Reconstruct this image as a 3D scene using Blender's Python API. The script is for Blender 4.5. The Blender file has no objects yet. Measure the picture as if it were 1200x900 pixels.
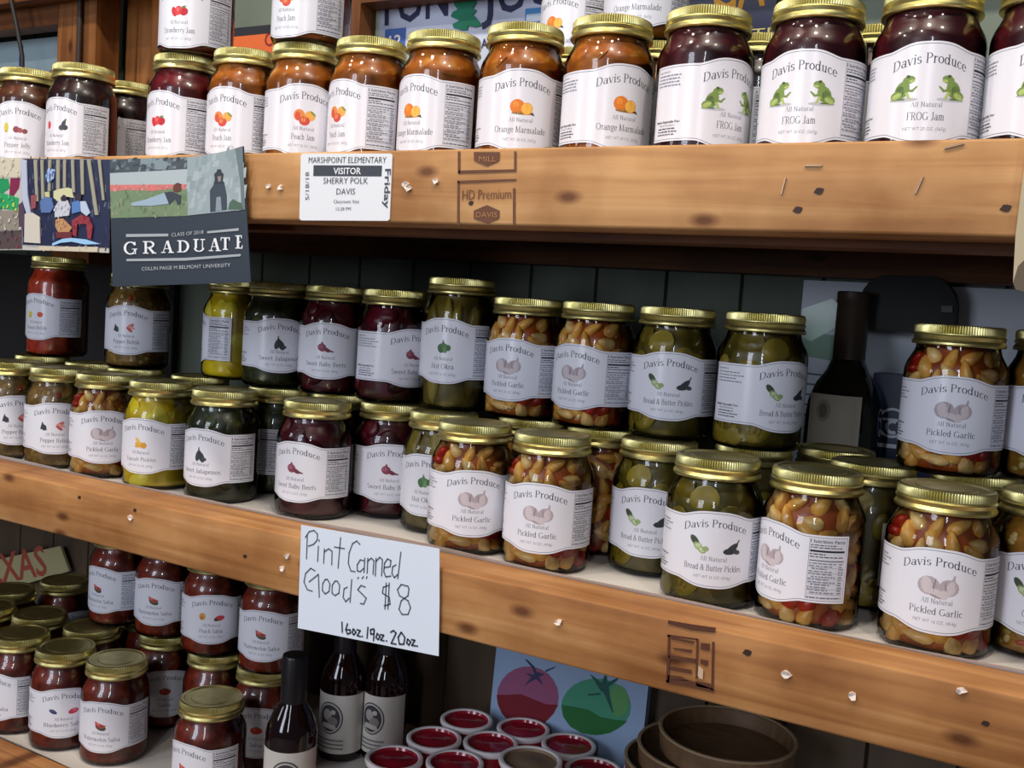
import bpy, math, random
from mathutils import Vector, Matrix
D={}
D['cam']=[[0.869756,0.488952,0.066706],[-0.096025,0.035099,0.99476],[-0.484049,0.871604,-0.077479],1181.9436,0.7027]
D['jars']=[('frog',-0.1156,0.1,0.1235,10.9,'dark red frog label jam jar,rightmost whole jar of the top shelf','jam jars along the front of the top shelf'),('frog',-0.0359,0.1,0.1235,12.8,'dark red jam jar cut off by the right edge of the photo,top shelf','jam jars along the front of the top shelf'),('frog',-0.1979,0.1,0.1235,1.8,'dark red frog label jam jar between the turned frog jar and the rightmost whole one','jam jars along the front of the top shelf'),('frog',-0.2856,0.1,0.1235,55.6,'dark red frog label jam jar turned so the ingredients panel shows on its left','jam jars along the front of the top shelf'),('marmalade',-0.3708,0.1,0.1235,46.8,'orange marmalade jar turned right,directly left of the first dark frog jam jar','jam jars along the front of the top shelf'),('marmalade',-0.4552,0.1,0.1235,29.6,'orange marmalade jar with its label facing straight out,two oranges at centre','jam jars along the front of the top shelf'),('marmalade',-0.5423,0.1,0.1235,-8.0,'orange marmalade jar with its full nutrition panel showing,third left of the frog jars','jam jars along the front of the top shelf'),('peach',-0.6263,0.1,0.1235,-12.0,'amber peach jam jar showing mostly its nutrition panel,directly above the visitor sticker at right','jam jars along the front of the top shelf'),('peach',-0.709,0.1,0.1235,41.5,'amber peach jam jar facing out with another jar stacked on its lid','jam jars along the front of the top shelf'),('peach',-0.7898,0.1,0.1235,8.5,'amber peach jam jar right of the red strawberry jam jar','jam jars along the front of the top shelf'),('strawberry',-0.8799,0.1,0.1235,2.6,'red strawberry jam jar above the graduation card with another jar stacked on it','jam jars along the front of the top shelf'),('pepperberry',-1.0498,0.1,0.1235,6.6,'near black jam jar with a dark berry picture,just left of the top shelf gap','jam jars along the front of the top shelf'),('pepperpeach',-1.1496,0.1,0.1235,37.1,'brown jam jar with yellow and red fruit on its label,near top left corner','jam jars along the front of the top shelf'),('pepperberry',-1.2312,0.1,0.1235,16.9,'dark jam jar cut off by the left edge of the photo on the top shelf','jam jars along the front of the top shelf'),('strawberrylow',-0.867,0.1,0.2445,18.2,'red strawberry jam jar stacked on another strawberry jar,cut by the photo top','jars stacked as a second layer on the top shelf'),('peachlow',-0.7055,0.1,0.2445,1.3,'peach jam jar stacked on the front facing peach jar,cut by the photo top','jars stacked as a second layer on the top shelf'),('marmalade',-0.4904,0.27,0.2445,-11.2,'orange red jar in the second layer,set back between the two right marmalade jars','jars stacked as a second layer on the top shelf'),('marmalade',-0.3773,0.185,0.2445,9.0,'marmalade jar in the second layer behind the first frog jam jar','jars stacked as a second layer on the top shelf'),('marmalade',-0.363,0.187,0.1235,-27.8,'marmalade jar in the second row,gold lid glimpsed between the marmalade and frog jars','jars standing behind the front row of the top shelf'),('pepperberry',-0.2665,0.187,0.1235,-33.3,'dark jar in the second row,glimpsed between two frog jam jars','jars standing behind the front row of the top shelf'),('marmalade',-0.4474,0.187,0.1235,-23.3,'marmalade jar in the second row behind the right marmalade pair','jars standing behind the front row of the top shelf'),('frog',-0.1694,0.187,0.1235,-39.2,'dark jar in the second row between the middle and right frog jam jars','jars standing behind the front row of the top shelf'),('pepperberry',-1.0764,0.187,0.1235,0.4,'dark jar in the shade of the gap left of the strawberry jam','jars standing behind the front row of the top shelf'),('garlic',-0.0731,0.0939,-0.228,6.2,'pickled garlic jar facing out at the right front of the middle shelf','pint jars along the front of the middle shelf'),('garlic',-0.1662,0.094,-0.228,-37.2,'pickled garlic jar turned left so the black and white nutrition panel faces out','pint jars along the front of the middle shelf'),('pickle',-0.2459,0.094,-0.228,21.1,'bread and butter pickle jar facing out in the front row,cucumber pictures on its label','pint jars along the front of the middle shelf'),('garlic',-0.3972,0.094,-0.228,13.5,'pickled garlic jar second of the pair right of the handwritten sign','pint jars along the front of the middle shelf'),('garlic',-0.4815,0.0994,-0.228,34.0,'pickled garlic jar first of the pair above the right edge of the handwritten sign','pint jars along the front of the middle shelf'),('beet',-0.675,0.1046,-0.228,9.9,'dark red baby beet jar standing alone just above the handwritten sign','pint jars along the front of the middle shelf'),('jalapeno',-0.794,0.0932,-0.228,9.9,'dark green jalapeno jar right of the bright yellow squash jar','pint jars along the front of the middle shelf'),('squash',-0.8926,0.094,-0.228,18.2,'bright yellow squash jar in the front row of the middle shelf','pint jars along the front of the middle shelf'),('garlic',-0.9826,0.094,-0.228,47.0,'pickled garlic jar left of the bright yellow squash jar','pint jars along the front of the middle shelf'),('relish',-1.0655,0.094,-0.228,46.2,'front row pepper relish jar,black and pink pepper on its label,second from left edge','pint jars along the front of the middle shelf'),('relish',-1.1525,0.094,-0.228,60.3,'pepper relish jar at the left edge of the middle shelf front row','pint jars along the front of the middle shelf'),('chow',-0.0052,0.1357,-0.228,0.4,'green relish jar cut by the right edge of the photo,standing on the middle shelf','pint jars along the front of the middle shelf'),('beet',-0.6234,0.1653,-0.228,35.6,'dark beet jar in the second row left of the garlic pair','pint jars in the second row of the middle shelf'),('okra',-0.5462,0.1457,-0.228,8.0,'okra jar squeezed behind the left garlic jar,green pod picture on its label','pint jars in the second row of the middle shelf'),('garlic',-0.3894,0.1855,-0.228,163.6,'garlic and red pepper jar with no label showing,behind the front garlic pair','pint jars in the second row of the middle shelf'),('pickle',-0.3182,0.1499,-0.228,10.5,'bread and butter pickle jar in the second row,overlapped by the front pickle jar','pint jars in the second row of the middle shelf'),('pickle',-0.1395,0.1819,-0.228,128.4,'dark jar in the shade between the two right garlic jars','pint jars in the second row of the middle shelf'),('pickle',-0.2465,0.1991,-0.228,135.2,'jar standing behind the front pickle jar,only its lid rim showing','pint jars in the second row of the middle shelf'),('garlic',-0.469,0.1901,-0.228,147.7,'jar whose lid rim shows above the garlic pair,second row','pint jars in the second row of the middle shelf'),('beet',-0.7118,0.1915,-0.228,158.8,'jar directly behind the front beet jar,only its lid rim showing','pint jars in the second row of the middle shelf'),('jalapeno',-0.7893,0.1727,-0.228,-32.9,'dark jar half hidden behind the jalapeno and beet jars','pint jars in the second row of the middle shelf'),('pickle',-0.1835,0.2483,-0.228,131.8,'jar in the dark behind the turned garlic jar','pint jars in the second row of the middle shelf'),('chow',-0.0625,0.2024,-0.228,114.5,'jar under the upper right garlic jar,behind the front garlic jar','pint jars in the second row of the middle shelf'),('relish',-1.2264,0.185,-0.228,154.1,'jar behind the left relish jars,lid below the red tomato jar','pint jars in the second row of the middle shelf'),('relish',-1.1145,0.178,-0.228,151.7,'jar behind the left garlic and relish jars,lid glimpsed in shade','pint jars in the second row of the middle shelf'),('relish',-1.0335,0.178,-0.228,149.6,'jar under the raised relish jar below the graduation card','pint jars in the second row of the middle shelf'),('jalapeno',-0.9275,0.185,-0.228,146.3,'jar supporting the upper yellow squash jar in the second row','pint jars in the second row of the middle shelf'),('squash',-0.8867,0.2,-0.11,-55.5,'yellow squash jar in the upper layer with a narrow nutrition panel,below the graduation card','pint jars stacked as the upper layer of the middle shelf'),('jalapeno',-0.8017,0.18,-0.11,45.2,'jalapeno jar in the upper layer,label facing out beside the upper yellow jar','pint jars stacked as the upper layer of the middle shelf'),('beet',-0.7187,0.18,-0.11,24.9,'left one of the two beet jars in the upper layer','pint jars stacked as the upper layer of the middle shelf'),('beet',-0.6392,0.1795,-0.11,69.8,'beet jar in the upper layer turned right,overlapped by the tall okra jar','pint jars stacked as the upper layer of the middle shelf'),('okratall',-0.5599,0.1855,-0.11,9.4,'tall okra jar in the upper layer,taller than its neighbours','pint jars stacked as the upper layer of the middle shelf'),('garlic',-0.4802,0.1851,-0.11,3.5,'pickled garlic jar in the upper layer just right of the tall okra jar','pint jars stacked as the upper layer of the middle shelf'),('garlic',-0.4009,0.1799,-0.11,-6.6,'pickled garlic jar in the upper layer left of the pickles','pint jars stacked as the upper layer of the middle shelf'),('pickle',-0.3214,0.18,-0.11,15.2,'bread and butter pickle jar in the upper layer with label facing out','pint jars stacked as the upper layer of the middle shelf'),('pickle',-0.2405,0.18,-0.11,51.2,'bread and butter pickle jar in the upper layer turned right beside the wine bottle','pint jars stacked as the upper layer of the middle shelf'),('garlic',-0.0832,0.1798,-0.11,6.4,'pickled garlic jar in the upper layer right of the wine bottle','pint jars stacked as the upper layer of the middle shelf'),('chow',-0.0105,0.2125,-0.11,1.0,'orange brown relish jar in the upper layer,cut by the photo right edge','pint jars stacked as the upper layer of the middle shelf'),('relish',-1.0404,0.185,-0.11,27.5,'olive brown relish jar in the upper layer half hidden below the graduation card','pint jars stacked as the upper layer of the middle shelf'),('tomato',-1.2182,0.2,-0.11,9.5,'red tomato jar in the upper layer near the left edge,below the photo print','pint jars stacked as the upper layer of the middle shelf'),('garlic',-0.4806,0.272,-0.11,116.6,'jar behind the two upper garlic jars,lid rim peeking between them','pint jars stacked as the upper layer of the middle shelf'),('okra',-0.5603,0.272,-0.11,119.5,'jar deep in shade behind the tall okra jar,lid just visible','pint jars stacked as the upper layer of the middle shelf'),('melon',-1.1251,0.0921,-0.569,4.7,'red salsa jar cut by the left edge of the photo on the bottom shelf','salsa jars standing on the bottom shelf'),('berry',-1.0432,0.0965,-0.569,52.4,'salsa jar with a blue and a red berry on its label,bottom shelf front','salsa jars standing on the bottom shelf'),('melon',-0.9643,0.1073,-0.569,26.1,'salsa jar with a watermelon slice on its label,third along the bottom shelf front','salsa jars standing on the bottom shelf'),('melon',-0.7942,0.094,-0.569,2.9,'salsa jar with its lid seen from above,cut by the bottom of the photo','salsa jars standing on the bottom shelf'),('salsa',-0.9956,0.2119,-0.569,47.5,'salsa jar in the second row between the two front jars with bright lid tops','salsa jars standing on the bottom shelf'),('salsa',-1.0692,0.2435,-0.569,109.8,'jar under the leftmost raised salsa jar,lid rim showing','salsa jars standing on the bottom shelf'),('salsa',-0.8991,0.204,-0.569,104.8,'jar under the third raised salsa jar,gold lid behind the front lid','salsa jars standing on the bottom shelf'),('salsa',-0.8166,0.204,-0.569,30.0,'jar under the fourth raised salsa jar,left of the dark bottle','salsa jars standing on the bottom shelf'),('melon',-1.0793,0.2047,-0.451,4.9,'leftmost of the four raised salsa jars below the middle beam','salsa jars stacked as the upper layer of the bottom shelf'),('melon',-1.0,0.2123,-0.451,23.6,'second of the four raised salsa jars,watermelon slice on its label','salsa jars stacked as the upper layer of the bottom shelf'),('peachsalsa',-0.906,0.204,-0.451,40.0,'third of the four raised salsa jars,a peach and a red fruit on its label','salsa jars stacked as the upper layer of the bottom shelf'),('melon',-0.8099,0.204,-0.451,21.8,'rightmost of the four raised salsa jars,against the handwritten sign','salsa jars stacked as the upper layer of the bottom shelf'),('salsa',-1.0834,0.1651,-0.569,70.0,'jar in the dark directly behind the second bottom shelf jar','jars in the dark at the back left of the bottom shelf'),('salsa',-1.174,0.155,-0.569,90.0,'jar in the dark behind the leftmost bottom shelf jar,lid rim catching light','jars in the dark at the back left of the bottom shelf'),('salsa',-1.2501,0.132,-0.569,110.0,'jar in the dark at the left edge behind the bottom row','jars in the dark at the back left of the bottom shelf'),('salsa',-1.2812,0.2731,-0.569,75.0,'farthest dark jar at the back left under the beige lettered sign','jars in the dark at the back left of the bottom shelf'),('salsa',-1.2984,0.1953,-0.569,95.0,'dark jar beside the farthest one at the back left of the bottom shelf','jars in the dark at the back left of the bottom shelf'),('marmalade',-0.4904,0.27,0.1235,80.0,'marmalade jar in deep shade under the orange red jar of the second layer','jars standing behind the front row of the top shelf')]
D['sign_strokes']=[[(-0.5887,-0.2186),(-0.5883,-0.2405)],[(-0.5909,-0.2213),(-0.5869,-0.2152),(-0.5811,-0.2131),(-0.577,-0.2158),(-0.577,-0.2213),(-0.5812,-0.2259),(-0.587,-0.2285)],[(-0.5753,-0.2264),(-0.5753,-0.2405)],[(-0.5751,-0.2205),(-0.5746,-0.222)],[(-0.5683,-0.2275),(-0.5684,-0.2408)],[(-0.5685,-0.2307),(-0.5635,-0.2267),(-0.5595,-0.2283),(-0.5591,-0.2406)],[(-0.5508,-0.2144),(-0.5518,-0.2423)],[(-0.5573,-0.224),(-0.5458,-0.2235)],[(-0.5292,-0.2168),(-0.5328,-0.2143),(-0.5373,-0.2174),(-0.5405,-0.2264),(-0.5408,-0.2356),(-0.5375,-0.2419),(-0.5328,-0.2418)],[(-0.5242,-0.2303),(-0.5279,-0.2302),(-0.531,-0.2353),(-0.5304,-0.2406),(-0.5272,-0.2407),(-0.5237,-0.237)],[(-0.5231,-0.2278),(-0.5231,-0.2407)],[(-0.5198,-0.2272),(-0.5197,-0.2408)],[(-0.5201,-0.2303),(-0.5161,-0.2265),(-0.5132,-0.2283),(-0.5133,-0.2404)],[(-0.511,-0.2256),(-0.5108,-0.2414)],[(-0.511,-0.2286),(-0.5071,-0.2241),(-0.5042,-0.2259),(-0.5041,-0.2401)],[(-0.5019,-0.2322),(-0.4957,-0.2303),(-0.4952,-0.2249),(-0.4989,-0.2241),(-0.5018,-0.2284),(-0.502,-0.236),(-0.4996,-0.24),(-0.4943,-0.2382)],[(-0.4896,-0.2276),(-0.493,-0.2298),(-0.4935,-0.2358),(-0.4906,-0.239),(-0.4873,-0.2354)],[(-0.4854,-0.2157),(-0.487,-0.2391)],[(-0.5777,-0.2495),(-0.5828,-0.2481),(-0.5884,-0.2539),(-0.5898,-0.2621),(-0.5854,-0.2683),(-0.5794,-0.2687)],[(-0.5839,-0.2609),(-0.5736,-0.2519),(-0.5712,-0.2726)],[(-0.5655,-0.255),(-0.5682,-0.2594),(-0.5681,-0.2657),(-0.5646,-0.2681),(-0.5604,-0.2649),(-0.56,-0.2579),(-0.563,-0.2545),(-0.5655,-0.255)],[(-0.5545,-0.2544),(-0.5574,-0.2589),(-0.557,-0.2658),(-0.5536,-0.2674),(-0.5493,-0.2643),(-0.5489,-0.2572),(-0.552,-0.2539),(-0.5545,-0.2544)],[(-0.5403,-0.2571),(-0.5439,-0.2593),(-0.5444,-0.2671),(-0.5413,-0.2704),(-0.5377,-0.2665)],[(-0.536,-0.2493),(-0.5365,-0.2701)],[(-0.5207,-0.2532),(-0.5255,-0.2526),(-0.5289,-0.2571),(-0.524,-0.2599),(-0.5191,-0.2628),(-0.5215,-0.2686),(-0.5253,-0.2686)],[(-0.5296,-0.2473),(-0.5287,-0.2461)],[(-0.5249,-0.2464),(-0.5232,-0.2442)],[(-0.5203,-0.2455),(-0.5195,-0.2435)],[(-0.4955,-0.2467),(-0.5016,-0.2494),(-0.5022,-0.2548),(-0.4947,-0.2571),(-0.4934,-0.2628),(-0.4996,-0.2656)],[(-0.4988,-0.2451),(-0.4985,-0.2684)],[(-0.4956,-0.2445),(-0.4954,-0.2677)],[(-0.476,-0.2436),(-0.4831,-0.2435),(-0.4867,-0.2487),(-0.4842,-0.2534),(-0.4751,-0.256),(-0.4721,-0.2614),(-0.4742,-0.2678),(-0.4804,-0.2691),(-0.4839,-0.2653),(-0.4821,-0.2575),(-0.4754,-0.2517),(-0.4749,-0.2456),(-0.476,-0.2436)]]
D['sign_bold']=[[(-0.5442,-0.2895),(-0.5432,-0.2986)],[(-0.538,-0.2897),(-0.5395,-0.2955),(-0.5374,-0.2989),(-0.5343,-0.2974),(-0.5348,-0.2945),(-0.5386,-0.2953)],[(-0.5312,-0.2929),(-0.5324,-0.2963),(-0.5304,-0.2981),(-0.5281,-0.2953),(-0.5312,-0.2929)],[(-0.5274,-0.2928),(-0.5236,-0.2928),(-0.5266,-0.298),(-0.5229,-0.298)],[(-0.5214,-0.2973),(-0.5207,-0.2975)],[(-0.5155,-0.2879),(-0.5158,-0.2979)],[(-0.509,-0.288),(-0.5126,-0.2896),(-0.512,-0.2933),(-0.5087,-0.2925),(-0.5086,-0.2887),(-0.5087,-0.2986)],[(-0.5051,-0.2913),(-0.5063,-0.2951),(-0.5038,-0.2965),(-0.502,-0.2933),(-0.5051,-0.2913)],[(-0.5018,-0.2915),(-0.4981,-0.2913),(-0.5011,-0.2962),(-0.4974,-0.2961)],[(-0.4953,-0.2956),(-0.4945,-0.2957)],[(-0.4912,-0.2871),(-0.4882,-0.285),(-0.4854,-0.2866),(-0.4898,-0.2966),(-0.4847,-0.2962)],[(-0.4802,-0.2847),(-0.483,-0.2899),(-0.4812,-0.2954),(-0.4768,-0.2944),(-0.476,-0.2883),(-0.4802,-0.2847)],[(-0.4731,-0.2891),(-0.4739,-0.2927),(-0.4715,-0.294),(-0.4698,-0.2909),(-0.4731,-0.2891)],[(-0.4692,-0.2887),(-0.4657,-0.2885),(-0.4685,-0.2936),(-0.4645,-0.2931)],[(-0.4633,-0.2929),(-0.4625,-0.293)]]
D['sign_outline']=[(-0.5944,-0.306),(-0.5159,-0.3011),(-0.441,-0.2967),(-0.4435,-0.2511),(-0.4468,-0.2059),(-0.5186,-0.2082),(-0.5966,-0.2106),(-0.5955,-0.2585)]
D['card_outline']=[(-0.8564,-0.0079),(-0.7575,-0.0011),(-0.669,0.0052),(-0.6755,0.0495),(-0.686,0.1295),(-0.7167,0.1239),(-0.7645,0.1195),(-0.8173,0.1195),(-0.8668,0.1195),(-0.8624,0.0584)]
D['card_art']=[((150,162,165),[(-0.8666,0.1195),(-0.7574,0.1201),(-0.7535,0.0647),(-0.862,0.0607)]),((75,85,90),[(-0.8666,0.1195),(-0.7574,0.1201),(-0.7568,0.1091),(-0.798,0.1075),(-0.8659,0.1057)]),((135,150,155),[(-0.8221,0.1196),(-0.7803,0.1197),(-0.7787,0.1108),(-0.7957,0.1086),(-0.8217,0.1128)]),((180,190,192),[(-0.8659,0.1057),(-0.798,0.1075),(-0.7568,0.1091),(-0.7559,0.0946),(-0.865,0.0936)]),((120,140,105),[(-0.8647,0.0883),(-0.7552,0.0902),(-0.7535,0.0647),(-0.862,0.0607)]),((215,120,115),[(-0.865,0.094),(-0.7559,0.0946),(-0.7552,0.0899),(-0.7809,0.0902),(-0.8039,0.0882),(-0.8395,0.0891),(-0.8647,0.0877)]),((160,180,195),[(-0.8328,0.0761),(-0.8128,0.0796),(-0.7853,0.0867),(-0.7771,0.0838),(-0.7801,0.0758),(-0.8031,0.0737),(-0.8315,0.0734)]),((60,66,75),[(-0.7864,0.0866),(-0.7762,0.0878),(-0.7636,0.0839),(-0.7631,0.076),(-0.7676,0.0752),(-0.7713,0.0807),(-0.7789,0.075)]),((105,60,50),[(-0.7747,0.0926),(-0.771,0.0956),(-0.7642,0.095),(-0.7632,0.0886),(-0.7682,0.087),(-0.7739,0.0878)]),((40,45,50),[(-0.7743,0.0937),(-0.7688,0.0962),(-0.7631,0.0946),(-0.7652,0.0926)]),((155,168,170),[(-0.7574,0.1201),(-0.7167,0.1239),(-0.6864,0.1289),(-0.6795,0.0716),(-0.7155,0.0684),(-0.7535,0.065)]),((110,122,126),[(-0.6958,0.1272),(-0.6864,0.1289),(-0.6795,0.0716),(-0.6841,0.0713),(-0.6873,0.0965)]),((62,72,82),[(-0.7253,0.0888),(-0.7193,0.0957),(-0.7076,0.0965),(-0.7033,0.0842),(-0.7025,0.0712),(-0.7237,0.0686)]),((52,58,66),[(-0.7195,0.0988),(-0.7207,0.1042),(-0.7178,0.106),(-0.7169,0.1085),(-0.7124,0.1085),(-0.7114,0.106),(-0.7087,0.1042),(-0.7092,0.098),(-0.7065,0.095),(-0.7209,0.0946)]),((150,130,125),[(-0.7162,0.1019),(-0.7116,0.1023),(-0.7117,0.0973),(-0.7151,0.097)]),((140,150,160),[(-0.7164,0.0826),(-0.7111,0.0833),(-0.7088,0.0703),(-0.7168,0.0693)]),((80,105,85),[(-0.7008,0.0714),(-0.6991,0.0781),(-0.6951,0.0812),(-0.6908,0.079),(-0.6845,0.0775),(-0.682,0.0719)]),((170,175,178),[(-0.8384,0.0453),(-0.7784,0.0471),(-0.7783,0.0445),(-0.8382,0.0423)]),((170,175,178),[(-0.7265,0.0506),(-0.6863,0.0544),(-0.6862,0.052),(-0.7264,0.0486)]),((170,175,178),[(-0.8363,0.0206),(-0.7545,0.0245),(-0.6824,0.0307),(-0.6822,0.0286),(-0.7543,0.0219),(-0.8362,0.0183)])]
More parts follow.
